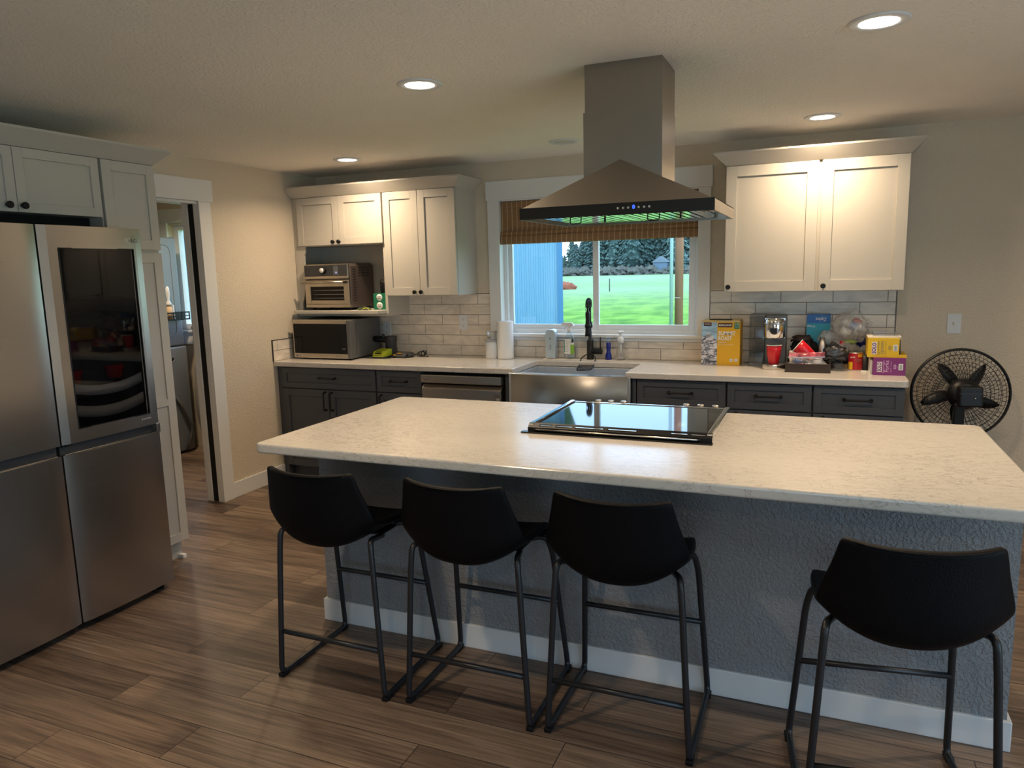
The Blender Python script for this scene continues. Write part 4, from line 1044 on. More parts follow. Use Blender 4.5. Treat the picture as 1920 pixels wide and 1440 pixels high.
# a lumpy crinkled bag as a distorted closed surface
def crumple(c, s, mat_, name, seed, amp=.18, n=36, freq=2.6, flat=None):
    vs = []; fs = []; rows = n // 2
    for i in range(rows + 1):
        th = PI * i / rows
        for k in range(n):
            a = 2 * PI * k / n
            d = Vector((math.sin(th) * math.cos(a), math.sin(th) * math.sin(a), math.cos(th)))
            w = abs(noise.noise(d * freq + Vector((seed, 0, seed)))) * 1.4 + .5 * abs(noise.noise(d * freq * 2.7 + Vector((0, seed, 0))))
            q = 1 - amp * 1.2 + amp * 2.2 * w
            z = c[2] + d.z * s[2] * q
            if flat is not None: z = max(z, flat)
            vs.append((c[0] + d.x * s[0] * q, c[1] + d.y * s[1] * q, z))
    for i in range(rows):
        for k in range(n): fs.append((i * n + k, (i + 1) * n + k, (i + 1) * n + (k + 1) % n, i * n + (k + 1) % n))
    return MB().add(vs, fs, True)
M_film = film('crinkled_clear_film', .30)
zb_ = thing('zip_bag', 'clear zip bag of cutlery packets with pink seal, lying in the bronze tray', 'bag', (3.73, -.36, .92))
obj('film', crumple((3.735, -.365, .958), (.098, .045, .040), M_film, '', 4, .2, flat=.9215), M_film, zb_)
obj('zip_seal', MB().add([(3.630, -.412, .998), (3.828, -.405, 1.004), (3.828, -.385, 1.034), (3.632, -.390, 1.024), (3.630, -.406, .996), (3.828, -.399, 1.002), (3.828, -.379, 1.032), (3.632, -.384, 1.022)], [(0, 1, 2, 3), (4, 5, 6, 7), (0, 1, 5, 4), (1, 2, 6, 5), (2, 3, 7, 6), (3, 0, 4, 7)]), film('pink_seal', .38, (.62, .16, .22)), zb_)
obj('seal_strip', MB().ring_tube([(3.629, -.4135, .999), (3.829, -.4065, 1.005)], .003, 8), mat('lilac_strip', (.45, .48, .68), .3), zb_)
for i, (m_, p) in enumerate(((M_inkr, (3.70, -.385, .950)), (M_inkw, (3.745, -.390, .952)), (M_inkr, (3.775, -.380, .948)), (M_blue, (3.68, -.37, .972)), (M_inkw, (3.79, -.37, .97)))):
    obj('packet', crumple(p, (.026, .016, .014), m_, '', i + 11, .25, 14), m_, zb_)
tag(obj('jar_lid', MB().lathe([(.024, 0), (.026, .002), (.026, .017), (.024, .019), (.0001, .019)], (3.655, -.30, 1.008), 24), M_cream), 'small cream jar with white lid at the left of the tray', 'jar')
o = bpy.data.objects['jar_lid']; obj('jar', MB().lathe([(.020, 0), (.024, .003), (.024, .088)], (3.655, -.30, .9202), 20), M_cream, o)
c = red_cup((3.765, -.315, .9900), (math.radians(-14), math.radians(-50), math.radians(16)), 'red plastic cup lying tilted on top of the tray contents')
tb_ = thing('tool_pouch', 'dark brown and black bundled pouch with straps behind the tilted red cup', 'pouch', (3.69, -.12, .914))
obj('pouch', crumple((3.705, -.115, 1.0), (.075, .05, .088), M_cloth, '', 21, .16, flat=.9142), M_cloth, tb_)
obj('flap', crumple((3.695, -.13, 1.085), (.060, .035, .024), M_cloth, '', 31, .2, 20), mat('brown_leather', (.055, .030, .022), .6, cvar=.3), tb_)
obj('strap', MB().ring_tube(fillet([(3.665, -.16, 1.06), (3.640, -.17, 1.03), (3.625, -.165, .95), (3.63, -.155, .925), (3.66, -.15, .94)], .02), .004, 8, flat=.5).ring_tube(fillet([(3.66, -.17, 1.075), (3.64, -.175, 1.08), (3.632, -.17, 1.072)], .006), .006, 8), M_black, tb_)
th_ = thing('thermos_bottle', 'small steel bottle standing behind the tilted red cup', 'bottle', (3.81, -.19, .9202))
obj('bottle', MB().lathe([(.021, 0), (.022, .003), (.022, .145), (.016, .155), (.016, .180), (.0001, .182)], (3.812, -.205, .9202), 18), M_steel, th_)
zx = thing('sandwich_bag_box', 'upside down blue box of storage bags behind the tray', 'box', (3.79, -.07, .914))
mz = Matrix.Translation((3.790, -.075, 1.165)) @ Matrix.Rotation(math.radians(-4), 4, 'Y')
obj('carton', MB().box(-.062, .066, -.030, .030, -.025, .062, m=mz).box(-.062, .066, -.030, .030, -.2505, -.025), M_blue, zx, .001) if False else obj('carton', MB().box(-.066, .070, -.030, .030, -.2505, .068, m=Matrix.Translation((3.785, -.075, 1.165))), M_blue, zx, .001)
obj('lower_print', MB().box(3.7195, 3.8545, -.1062, -.105, .92, 1.178), M_teal, zx)
text('Ziploc', M_inkw, zx, .030, (3.800, -.1058, 1.204), rot=PI, width=.062)
text('50 bags', M_inkw, zx, .016, (3.745, -.1068, 1.160), rot=PI)
pb = thing('plastic_bag', 'big crinkled clear plastic bag piled above the counter clutter', 'bag', (3.96, -.15, .914))
M_film2 = film('bag_film', .22)
obj('upper_film', crumple((3.962, -.155, 1.160), (.108, .080, .100), M_film2, '', 41, .15, 48, 2.1), M_film2, pb)
obj('lower_film', crumple((3.935, -.165, 1.03), (.080, .070, .075), M_film2, '', 51, .16, 36, 2.2), M_film2, pb)
obj('side_film', crumple((3.845, -.155, 1.09), (.060, .040, .050), M_film2, '', 57, .2, 32, 2.4), M_film2, pb)
for m_, p, s_ in ((mat('red_print', (.45, .03, .03), .4), (4.000, -.165, 1.195), (.026, .02, .018)), (M_blue, (3.978, -.19, 1.170), (.022, .014, .024)), (M_inkr, (3.920, -.20, 1.068), (.018, .02, .016)),
                  (mat('lime_print', (.35, .50, .15), .5), (3.965, -.20, 1.075), (.040, .02, .012)), (M_navy, (4.028, -.15, 1.075), (.030, .03, .030)), (M_inkw, (3.94, -.15, 1.13), (.045, .03, .03)), (M_ink, (3.935, -.13, .985), (.055, .045, .05))):
    obj('wrapper', crumple(p, s_, m_, '', p[0] * 9, .3, 20), m_, pb)
M_blkfilm = mat('glossy_charcoal_film', (.055, .055, .060), .16, bump=.8, bscale=26, spec=.8)
tag(obj('dark_plastic_bag', crumple((3.885, -.215, 1.005), (.085, .045, .062), M_blkfilm, '', 83, .2, 40, 2.6), M_blkfilm), 'shiny charcoal plastic bag squeezed under the big clear bag behind the lids', 'bag')
lt = thing('plastic_lid_stack', 'stack of clear round plastic lids beside the red can', 'lids', (3.905, -.29, .914))
for i in range(4): obj('lid', MB().lathe([(.044, 0), (.048, .002), (.048, .008), (.044, .010), (.0001, .010)], (3.905, -.29, .9142 + i * .0105), 28), M_clear, lt)
sl = tag(obj('serving_spoon', MB().ring_tube([(3.830, -.33, .985), (3.860, -.33, .986), (3.960, -.325, 1.018)], [.016, .006, .0045], 10, flat=.5).ball((3.835, -.33, .984), .018, (1.2, .9, .4)), M_black), 'black plastic serving spoon sticking out of the tray to the right', 'spoon')
cn = thing('food_can', 'red and yellow food can between the lids and the purple box', 'can', (3.997, -.255, .914))
obj('can', MB().lathe([(.037, 0), (.0385, .002), (.0385, .106), (.037, .108), (.0001, .106)], (3.997, -.255, .914), 32), M_steel, cn)
obj('label_red', arc_label(180, 360, .919, 1.016, .0389, (3.997, -.255), 1, 20), mat('can_red', (.40, .01, .02), .35), cn)
obj('label_yellow', arc_label(200, 245, .922, .965, .0393, (3.997, -.255), 1, 6), M_yellow, cn)
text('chili', M_inkw, cn, .016, (3.980, -.2945, .995))
obj('label_gold', arc_label(285, 335, .995, 1.012, .0393, (3.997, -.255), 1, 6), M_gold, cn)
text('nutrition\nfacts', M_inkg, cn, .010, (4.010, -.2950, .975))
tag(obj('small_adapter', MB().box(4.025, 4.052, -.345, -.325, .914, .922).ring_tube([(4.05, -.335, .918), (4.068, -.325, .917)], .002, 6), M_inkw, None, .002), 'tiny white plug adapter in front of the red can', 'adapter')
bk = tag(obj('black_canister', MB().lathe([(.030, 0), (.032, .003), (.032, .088), (.0001, .09)], (4.045, -.235, .914), 20), M_ink), 'black canister standing behind the purple box', 'canister')

def solo(name, x0, x1, y0, y1, z0, z1, m_, tcol, acc, label, word, other):
    g = thing(name, label, 'box', ((x0 + x1) / 2, (y0 + y1) / 2, z0))
    obj('carton', MB().box(x0, x1, y0, y1, z0, z1), m_, g, .001)
    ym = y0 - .0006; h_ = z1 - z0
    obj('logo_patch', MB().box(x0 + .020, x0 + .045, y0 - .0008, y0, z0 + .018, z1 - .022), M_inkw, g)
    text('SOLO', acc, g, .028, (x0 + .0325, y0 - .0014, (z0 + z1) / 2 - .002), rot=PI / 2, width=h_ - .048, bold=.03)
    text('heavyweight', tcol, g, .012, (x0 + .053, ym, (z0 + z1) / 2), rot=PI / 2, width=h_ * .70)
    text(word, tcol, g, .030, (x0 + .070, ym, (z0 + z1) / 2 + .002), rot=PI / 2, width=h_ * .66)
    text('plastic cutlery', tcol, g, .007, (x0 + .090, ym, (z0 + z1) / 2), rot=PI / 2, width=h_ * .62)
    text('500', tcol, g, .018, (x0 + .110, ym, (z0 + z1) / 2), rot=PI / 2)
    text('count', tcol, g, .007, (x0 + .120, ym, (z0 + z1) / 2), rot=PI / 2)
    obj('price_sticker', MB().box(x0 + .128, x0 + .150, y0 - .0008, y0, (z0 + z1) / 2 - .018, (z0 + z1) / 2 + .018), M_inkw, g)
    bb = MB()
    for i in range(9): bb.box(x0 + .133, x0 + .145, y0 - .0012, y0, (z0 + z1) / 2 - .014 + i * .003, (z0 + z1) / 2 - .0128 + i * .003)
    obj('barcode', bb, M_ink, g)
    return g
fk = solo('fork_box', 4.080, 4.243, -.446, -.20, .914, 1.012, M_purple, mat('pink_ink', (.75, .45, .70), .5), M_purple, 'purple carton of plastic forks at the right end of the counter', 'Forks', 0)
sp_ = solo('spoon_box', 4.050, 4.208, -.430, -.20, 1.0125, 1.122, M_yellow, M_inkg, M_purple, 'yellow torn open carton of plastic spoons on top of the purple one', 'Spoons', 0)
obj('torn_flap', MB().add([(4.206, -.43, 1.122), (4.222, -.432, 1.116), (4.246, -.43, 1.055), (4.243, -.425, 1.030), (4.206, -.43, 1.014), (4.240, -.42, 1.016), (4.208, -.426, 1.122), (4.224, -.428, 1.116), (4.248, -.426, 1.055), (4.245, -.42, 1.030), (4.208, -.426, 1.014)], [(0, 1, 7, 6), (1, 2, 8, 7), (2, 3, 9, 8), (3, 4, 10, 9)]).prism([(4.206, 1.0130), (4.248, 1.0130), (4.246, 1.03), (4.206, 1.03)], 'y', -.43, -.24), M_yellow, sp_)
obj('opening', MB().prism([(4.2085, 1.032), (4.2165, 1.032), (4.2125, 1.112), (4.2085, 1.112)], 'y', -.42, -.22), M_ink, sp_)
obj('top_flap', MB().prism([(4.048, 1.1225), (4.208, 1.1225), (4.216, 1.130), (4.050, 1.126)], 'y', -.425, -.21), M_cream, sp_)
bn = tag(obj('clear_tub', MB().box(4.075, 4.205, -.40, -.25, 1.1305, 1.152), M_clear, None, .004), 'shallow clear plastic tub lying on the yellow spoon carton', 'tub')
tag(obj('card_panel', MB().box(4.066, 4.079, -.40, -.25, .9142, .995), M_inkw, None, .001), 'small white card standing left of the purple carton', 'card')

# ------------------------------------------------------------------ pedestal fan seen from behind
fan = thing('pedestal_fan', 'black round pedestal fan standing against the wall right of the counter', 'fan', (4.53, -.30, 0))
fcx, fcy, fcz, fr = 4.535, -.30, .803, .248
g = MB()
tl = Matrix.Translation((fcx, fcy, fcz)) @ Matrix.Rotation(math.radians(8), 4, 'Z') @ Matrix.Rotation(math.radians(-6), 4, 'X')
def gp(r_, a, rear):   # bowl profile of the cage
    t = r_ / fr; d = .050 * (1 - t ** 2.4) ** .8 + .012
    y = -d if rear else d
    return tl @ Vector((r_ * math.cos(a), y, r_ * math.sin(a)))
for rear, nm in ((True, 'rear_grille'), (False, 'front_grille')):
    g = MB()
    nsp = 60 if rear else 48
    for i in range(nsp):
        a0 = 2 * PI * i / nsp
        pts = [gp(.075 + (fr - .075) * j / 7, a0 + (.30 * (j / 7) if rear else -.2 * (j / 7)), rear) for j in range(8)]
        g.ring_tube(pts, .0013, 4, caps=False)
    for rr in ((.09, .112, .134, .156, .178, .20, .222) if rear else (.06, .12, .17, .215)):
        g.ring_tube([gp(rr, 2 * PI * i / 40, rear) for i in range(40)], .0013, 4, closed=True)
    obj(nm, g, M_black, fan)
g = MB().ring_tube([tl @ Vector((fr * math.cos(2 * PI * i / 56), 0, fr * math.sin(2 * PI * i / 56))) for i in range(56)], .0075, 8, closed=True, flat=1.8)
obj('outer_ring', g, M_black, fan)
obj('grille_hub', MB().lathe([(.080, -.064), (.078, -.056)], (0, 0, 0), 30, axis='y', m=tl), M_black, fan)
for i in range(5):
    a = math.radians(43 + 72 * i)
    vs = []; NB = 8
    for j in range(NB + 1):
        t = j / NB; r_ = .035 + (.205 - .035) * t; w = .028 + .042 * math.sin(PI * min(1, t * 1.05)) ** .8 * (1 - .25 * t)
        if j == NB: w = .012
        for s_, yy in ((-1, .010), (1, -.014)):
            da = s_ * w * .5 / r_ if r_ > .06 else s_ * .22
            vs.append(tl @ Vector((r_ * math.cos(a + da + .18 * t), yy + .004, r_ * math.sin(a + da + .18 * t))))
    fs = [(2 * j, 2 * j + 1, 2 * j + 3, 2 * j + 2) for j in range(NB)]
    obj('blade', MB().add(vs, fs, True), M_black, fan, solid=.003)
obj('hub', MB().lathe([(.045, -.018), (.048, .015), (.0001, .022)], (0, 0, 0), 24, axis='y', m=tl), M_black, fan)
g = MB().lathe([(.086, -.050), (.086, -.066), (.074, -.084), (.060, -.100), (.0001, -.102)], (0, 0, 0), 28, axis='y', m=tl)
g.box(-.046, .070, -.150, -.070, -.066, .046, m=tl)
obj('motor_housing', g, M_black, fan, .010, 3)
obj('housing_seam', MB().box(-.047, .071, -.1505, -.075, .006, .009, m=tl), M_darkgrey, fan)
obj('screw', MB().lathe([(.004, -.149), (.003, -.153), (.0001, -.153)], (.030, 0, -.018), 10, axis='y', m=tl), M_steel, fan)
obj('tilt_bracket', MB().box(fcx - .042, fcx + .010, fcy - .125, fcy - .065, .60, .765), M_black, fan, .006)
obj('pole', MB().cyl((fcx - .016, fcy - .095, .03), (fcx - .016, fcy - .095, .62), .013, .016, 16), M_black, fan)
obj('base', MB().lathe([(.17, 0), (.17, .010), (.155, .022), (.05, .036), (.02, .045), (.0001, .045)], (fcx - .016, fcy - .095, 0), 36), M_black, fan)

# ------------------------------------------------------------------ range hood over the island
hd_ = thing('range_hood', 'stainless island range hood with pyramid canopy hanging from the ceiling', 'range hood', (3.07, -2.01, 1.742))
qx0, qx1, qy0, qy1 = 2.700, 3.440, -2.300, -1.705
ux0, ux1, uy0, uy1 = 2.917, 3.224, -2.145, -1.885
obj('upper_duct', MB().box(ux0 + .003, ux1 - .003, uy0 + .003, uy1 - .003, 2.14, H), M_hood, hd_, .001)
obj('lower_duct', MB().box(ux0 - .003, ux1 - .001, uy0, uy1, 1.80, 2.148), M_hood, hd_, .001)
zb, zc, za = 1.742, 1.786, 1.962
vs = [(qx0 + .008, qy0 + .008, zc), (qx1 - .008, qy0 + .008, zc), (qx1 - .008, qy1 - .008, zc), (qx0 + .008, qy1 - .008, zc), (3.062, uy0 - .004, za), (3.062, uy1 + .004, za)]
obj('canopy', MB().add(vs, [(0, 1, 4), (1, 2, 5, 4), (2, 3, 5), (3, 0, 4, 5), (0, 3, 2, 1)]), M_hood, hd_, .0012)
bd = MB(); t_ = .004
bd.box(qx0, qx0 + t_, qy0 + t_, qy1, zb, zc); bd.box(qx1 - t_, qx1, qy0 + t_, qy1, zb, zc); bd.box(qx0, qx1, qy1 - t_, qy1, zb, zc); bd.box(qx0, qx1, qy0 + t_, qy1, zc - .003, zc)
obj('skirt', bd, M_hood, hd_)
fp = obj('control_panel', MB().box(qx0, qx1, qy0, qy0 + t_, zb, zc), M_band, hd_, .0008)
for i, x in enumerate((3.092, 3.112, 3.131, 3.170, 3.190, 3.209)):
    obj('button', MB().lathe([(.0042, 0), (.0042, -.0014), (.003, -.0014), (.003, -.0006), (.0001, -.0006)], (x, qy0, 1.7665), 14, axis='y'), M_steel, fp)
text('0', emis('blue_digit', (.02, .06, 1.0), 3.0), fp, .019, (3.151, qy0 - .0008, 1.7675), name='digit', bold=.03)
# underside: two baffle filters, their wire handles and catches
us = obj('underside', MB().box(qx0 + t_, qx1 - t_, qy0 + t_, qy1 - t_, 1.762, 1.766), M_chrome, hd_)
M_baf = mat('filter_steel', (.72, .72, .70), .14, metal=1)
for x0, x1 in ((2.770, 3.068), (3.074, 3.372)):
    fl = MB(); fl.frame(x0, x1, qy0 + .05, qy1 - .05, 1.750, 1.760, .012)
    fl.v = []; fl.f = []; fl.sm = []
    ya, yb_ = qy0 + .06, qy1 - .06
    fl.box(x0, x1, ya, ya + .02, 1.748, 1.760); fl.box(x0, x1, yb_ - .02, yb_, 1.748, 1.760); fl.box(x0, x0 + .012, ya, yb_, 1.748, 1.760); fl.box(x1 - .012, x1, ya, yb_, 1.748, 1.760)
    n9 = 9; w = (x1 - x0 - .024) / n9
    for i in range(n9): fl.box(x0 + .012 + i * w + w * .2, x0 + .012 + i * w + w * .85, ya + .02, yb_ - .02, 1.749, 1.756)
    fo = obj('baffle_filter', fl, M_baf, hd_)
    obj('filter_gap', MB().box(x0 + .012, x1 - .012, ya + .02, yb_ - .02, 1.7585, 1.7605), M_void, fo)
    xm = (x0 + x1) / 2 - .015
    obj('wire_handle', MB().ring_tube(fillet([(xm - .022, ya + .02, 1.750), (xm - .022, ya + .014, 1.722), (xm + .022, ya + .014, 1.722), (xm + .022, ya + .02, 1.750)], .008), .0022, 8), M_black, fo)
    obj('catch', MB().box(xm + .068, xm + .074, ya + .18, ya + .19, 1.734, 1.750), M_black, fo)
for x in (2.735, 3.405):
    obj('hood_lamp', MB().lathe([(.026, 0), (.030, .006)], (x, -2.0, 1.757), 20), M_steel, hd_)

# ------------------------------------------------------------------ recessed ceiling lights
M_led = emis('lit_diffuser', (1.0, .93, .82), 14)
M_off = mat('unlit_diffuser', (.62, .61, .58), .5)
def can_light(x, y, lit, label):
    c = thing('recessed_light', label, 'ceiling light', (x, y, H - .006), 'recessed lights in the ceiling')
    obj('trim_ring', MB().lathe([(.095, 0), (.095, -.003), (.088, -.006), (.064, -.006), (.060, -.002), (.060, 0)], (x, y, H - .0005), 40), M_plast, c)
    obj('lens', MB().lathe([(.0612, -.0035), (.05, -.0045), (.03, -.005), (.0001, -.0052)], (x, y, H), 36), M_led if lit else M_off, c)
    if lit:
        l_ = bpy.data.lights.new('recessed_lamp', 'AREA'); l_.shape = 'DISK'; l_.size = .12; l_.energy = LAMP_POWER; l_.color = LAMP_COLOR; l_.spread = math.radians(150)
        lo = bpy.data.objects.new('recessed_lamp', l_); COL.objects.link(lo); lo.location = (0, 0, -.006); lo.parent = c
    return c
can_light(3.938, -2.190, True, 'lit recessed ceiling light at the upper right of the photo, nearest to the camera')
can_light(2.222, -2.194, True, 'lit recessed ceiling light left of the range hood duct')
can_light(3.767, -.560, True, 'lit recessed ceiling light above the wall cabinet right of the window')
can_light(.775, -.655, True, 'lit recessed ceiling light above the wall cabinets at the left corner')
can_light(-.95, -.75, True, "lit recessed ceiling light in the laundry room, hidden above the doorway")
can_light(5.66, -2.19, True, 'lit recessed ceiling light beyond the right edge of the photo')
can_light(2.22, -4.05, True, 'lit recessed ceiling light just above the picture on the refrigerator side')
can_light(3.94, -5.9, True, 'lit recessed ceiling light behind the camera on the right')
can_light(2.300, -.559, False, 'unlit recessed ceiling light above the kitchen window')

# ------------------------------------------------------------------ refrigerator wall
FX = .823
fr_ = thing('refrigerator', 'large four door stainless refrigerator with a dark glass panel in one door', 'refrigerator', (.45, -2.94, 0))
obj('cabinet', MB().box(.05, FX - .075, -3.43, -2.432, .03, 1.765), M_darkgrey, fr_, .003)
def bowed(y0, y1, z0, z1, x, t=.068, bow=.010, hole=None, n=14):
    """fridge door: slightly bowed front in plan with rounded vertical edges"""
    b = MB(); ys = [y0 + (y1 - y0) * i / n for i in range(n + 1)]
    def fx_(y):
        u = (y - y0) / (y1 - y0) * 2 - 1
        return x + bow * (1 - u * u) - bow - .006 * max(0, (abs(u) - .93) / .07) ** 2
    if hole is None:
        zs = [z0, z1]
        vs = [(fx_(y), y, z) for y in ys for z in zs]
        b.add(vs, [(2 * i, 2 * i + 2, 2 * i + 3, 2 * i + 1) for i in range(n)], True)
    else:
        hy0, hy1, hz0, hz1 = hole
        ys = sorted(set([round(y, 4) for y in ys if abs(y - hy0) > .012 and abs(y - hy1) > .012] + [hy0, hy1])); zs = [z0, hz0, hz1, z1]
        for i in range(len(ys) - 1):
            for k in range(3):
                if k == 1 and ys[i] >= hy0 - 1e-6 and ys[i + 1] <= hy1 + 1e-6: continue
                b.add([(fx_(ys[i]), ys[i], zs[k]), (fx_(ys[i + 1]), ys[i + 1], zs[k]), (fx_(ys[i + 1]), ys[i + 1], zs[k + 1]), (fx_(ys[i]), ys[i], zs[k + 1])], [(0, 1, 2, 3)], True)
    e0, e1 = fx_(y0), fx_(y1); n2 = len(ys)
    xb = x - t
    b.add([(e0, y0, z0), (xb, y0, z0), (xb, y0, z1), (e0, y0, z1)], [(0, 1, 2, 3)]); b.add([(e1, y1, z0), (xb, y1, z0), (xb, y1, z1), (e1, y1, z1)], [(0, 1, 2, 3)])
    for z in (z0, z1):
        b.add([(xb, y0, z), (xb, y1, z)] + [(fx_(y), y, z) for y in reversed(ys)], [tuple(range(2 + len(ys)))])
    if hole is None: b.add([(xb, y0, z0), (xb, y1, z0), (xb, y1, z1), (xb, y0, z1)], [(0, 1, 2, 3)])
    return b, fx_
ysm = -2.9325
for (a, c_) in ((-3.440, ysm - .004), (ysm + .004, -2.425)):
    glassy = c_ > -2.6
    hole = (-2.850, -2.480, .910, 1.690) if glassy else None
    b, fx_ = bowed(a, c_, .852, 1.785, FX, hole=hole)
    dr = obj('upper_door', b, M_fridge, fr_)
    if glassy:
        # recessed glass and what sits behind it: shelf bins with food
        obj('glass_panel', MB().box(FX - .012, FX - .008, -2.852, -2.478, .908, 1.692), glass('smoked_door_glass', (.50, .50, .51), .022, .02), dr)
        gf = MB(); w = .004
        for (y0_, y1_, z0_, z1_) in ((-2.852, -2.848, .908, 1.692), (-2.482, -2.478, .908, 1.692), (-2.852, -2.478, .908, .912), (-2.852, -2.478, 1.688, 1.692)): gf.box(FX - .012, FX - .002, y0_, y1_, z0_, z1_)
        obj('glass_frame', gf, M_black, dr)
        obj('door_cavity', MB().box(FX - .1, FX - .095, -2.86, -2.47, .90, 1.70), mat('fridge_interior', (.10, .10, .095), .6), dr)
        for zz, hh, mm in ((1.385, .070, M_grey), (1.065, .045, M_plast), (.965, .050, M_cream)):
            sb_ = MB(); k = 12; vs = []; fs = []
            for i in range(k + 1):
                u = i / k * 2 - 1; y = -2.848 + .366 * i / k; zz2 = zz + .030 * (-(1 - u * u) if zz < 1.3 else (1 - u * u)); vs += [(FX - .030, y, zz2), (FX - .030, y, zz2 + hh), (FX - .040, y, zz2 + hh), (FX - .040, y, zz2)]
            for i in range(k):
                for q in range(4): fs.append((i * 4 + q, i * 4 + (q + 1) % 4, i * 4 + 4 + (q + 1) % 4, i * 4 + 4 + q))
            obj('shelf_bin', sb_.add(vs, fs, True), mm, dr)
        for y in (-2.81, -2.60): obj('red_tub', MB().lathe([(.030, 0), (.042, .055), (.044, .058)], (FX - .065, y, 1.10), 16), M_red, dr)
    b, _ = bowed(a, c_, .040, .806, FX)
    ld = obj('lower_door', b, M_fridge, fr_)
    obj('handle_lip', MB().box(FX - .020, FX - .006, a + .004, c_ - .022, .806, .812), M_chrome, ld, .002)
    obj('handle_recess', MB().box(FX - .066, FX - .040, a + .004, c_ - .004, .806, .852), M_darkgrey, ld)
    if glassy: obj('handle_end', MB().box(FX - .066, FX - .006, c_ - .022, c_, .8065, .8515), M_fridge, ld, .002)
obj('toe_grille', MB().box(FX - .12, FX - .09, -3.43, -2.44, .008, .04), M_void, fr_)
for y in (-3.36, -2.47): obj('foot', MB().cyl((FX - .07, y, 0), (FX - .07, y, .042), .020, n=14), M_black, fr_)
obj('hinge_cover', MB().box(FX - .16, FX - .05, -2.52, -2.43, 1.765, 1.785), M_black, fr_, .002)
# maker's mark: ring with letters, at the top right of the glass door, and the small tap label below the glass
Mlogo = mat('pale_metal_print', (.75, .76, .77), .25, metal=.8)
obj('logo', MB().ring_tube([(FX - .0045, -2.505 + .012 * math.cos(a), 1.731 + .012 * math.sin(a)) for a in [math.radians(20 + 310 * i / 20) for i in range(21)]], .0014, 6).cyl((FX - .0045, -2.509, 1.735), (FX - .0035, -2.509, 1.735), .002, n=8).box(FX - .0055, FX - .004, -2.506, -2.504, 1.726, 1.736), Mlogo, fr_)
text('LG', M_grey, fr_, .026, (FX - .0040, -2.470, 1.729), face='+x', width=.030)
obj('instaview_mark', MB().box(FX - .006, FX - .0035, -2.536, -2.524, .879, .893).box(FX - .006, FX - .0035, -2.520, -2.475, .884, .889), Mlogo, fr_)
obj('hinge_plate', MB().box(FX - .03, FX - .004, -2.925, -2.893, .842, .846), M_chrome, fr_)

# pantry cabinet and cabinet over the refrigerator
PX = .578
def door_x(y0, y1, z0, z1, rail=.055, mid=None):
    b = shaker(y0, y1, z0, z1, 0, rail=rail)
    if mid: b.box(y0 + rail, y1 - rail, 0, .019, mid, mid + .036)
    for v in b.v:
        x, y = v.x, v.y; v.x = PX - y; v.y = x
    return b
def knob_x(y, z):
    b = knob_mb(y, z, 0)
    for v in b.v:
        x, yy = v.x, v.y; v.x = PX - yy; v.y = x
    return b
pc = thing('pantry_cabinet', 'tall narrow white pantry cabinet between the refrigerator and the doorway', 'cabinet', (.29, -2.26, 0))
obj('body', MB().box(.026, PX - .021, -2.412, -2.100, .105, 2.131), M_cab, pc, .001)
obj('toe_kick', MB().box(.026, PX - .06, -2.412, -2.104, 0, .105), M_cab, pc)
obj('foot_block', MB().box(PX - .06, PX - .02, -2.135, -2.110, 0.0, .022), M_white, pc, .002)
obj('door', door_x(-2.408, -2.102, 1.700, 2.128, .050), M_cab, pc, .0012)
obj('door', door_x(-2.408, -2.102, .112, 1.684, .050, .874), M_cab, pc, .0012)
of = thing('wall_cabinet', 'white two door wall cabinet directly above the refrigerator', 'cabinet', (.29, -2.83, 1.83))
obj('body', MB().box(.002, PX - .021, -3.245, -2.422, 1.852, 2.131), M_cab, of, .001)
obj('gap_shade', MB().box(PX - .12, PX - .10, -3.245, -2.424, 1.786, 1.852), M_void, of)  # black strip painted in for the shade between refrigerator top and cabinet
for y0, y1, ky_ in ((-3.243, -2.835, -2.884), (-2.832, -2.424, -2.818)):
    d = obj('door', door_x(y0, y1, 1.852, 2.128, .042), M_cab, of, .0012)
    obj('knob', knob_x(ky_, 1.879), M_black, d)
# crown along the left run, mitred at the far end
o_, h_ = .066, .066
x0, x1, y0, y1, zb0 = .002, PX - .004, -4.2, -2.100, 2.131
vs = [(x1, y0, zb0), (x1, y1, zb0), (x0, y1, zb0), (x0, y0, zb0), (x1 + o_, y0, zb0 + h_), (x1 + o_, y1 + o_, zb0 + h_), (x0, y1 + o_, zb0 + h_), (x0, y0, zb0 + h_)]
vs += [(p[0], p[1], p[2] + .010) for p in vs[4:8]]
fs = [(0, 1, 5, 4), (1, 2, 6, 5), (4, 5, 9, 8), (5, 6, 10, 9), (8, 9, 10, 11), (0, 3, 2, 1), (0, 4, 8, 11, 7, 3), (2, 3, 7, 6), (6, 7, 11, 10)]
tag(obj('crown_molding', MB().add(vs, fs), M_cab), 'angled white crown board above the refrigerator and pantry cabinets', 'molding')
# neighbouring cabinet beyond the refrigerator (at the left image edge)
nb = thing('wall_cabinet', 'white wall cabinet at the far left edge beside the refrigerator top', 'cabinet', (.29, -3.7, 1.83))
obj('body', MB().box(.002, PX - .021, -4.2, -3.247, 1.852, 2.131), M_cab, nb, .001)
obj('door', door_x(-3.70, -3.249, 1.852, 2.128, .042), M_cab, nb, .0012)
obj('door', door_x(-4.16, -3.703, 1.852, 2.128, .042), M_cab, nb, .0012)

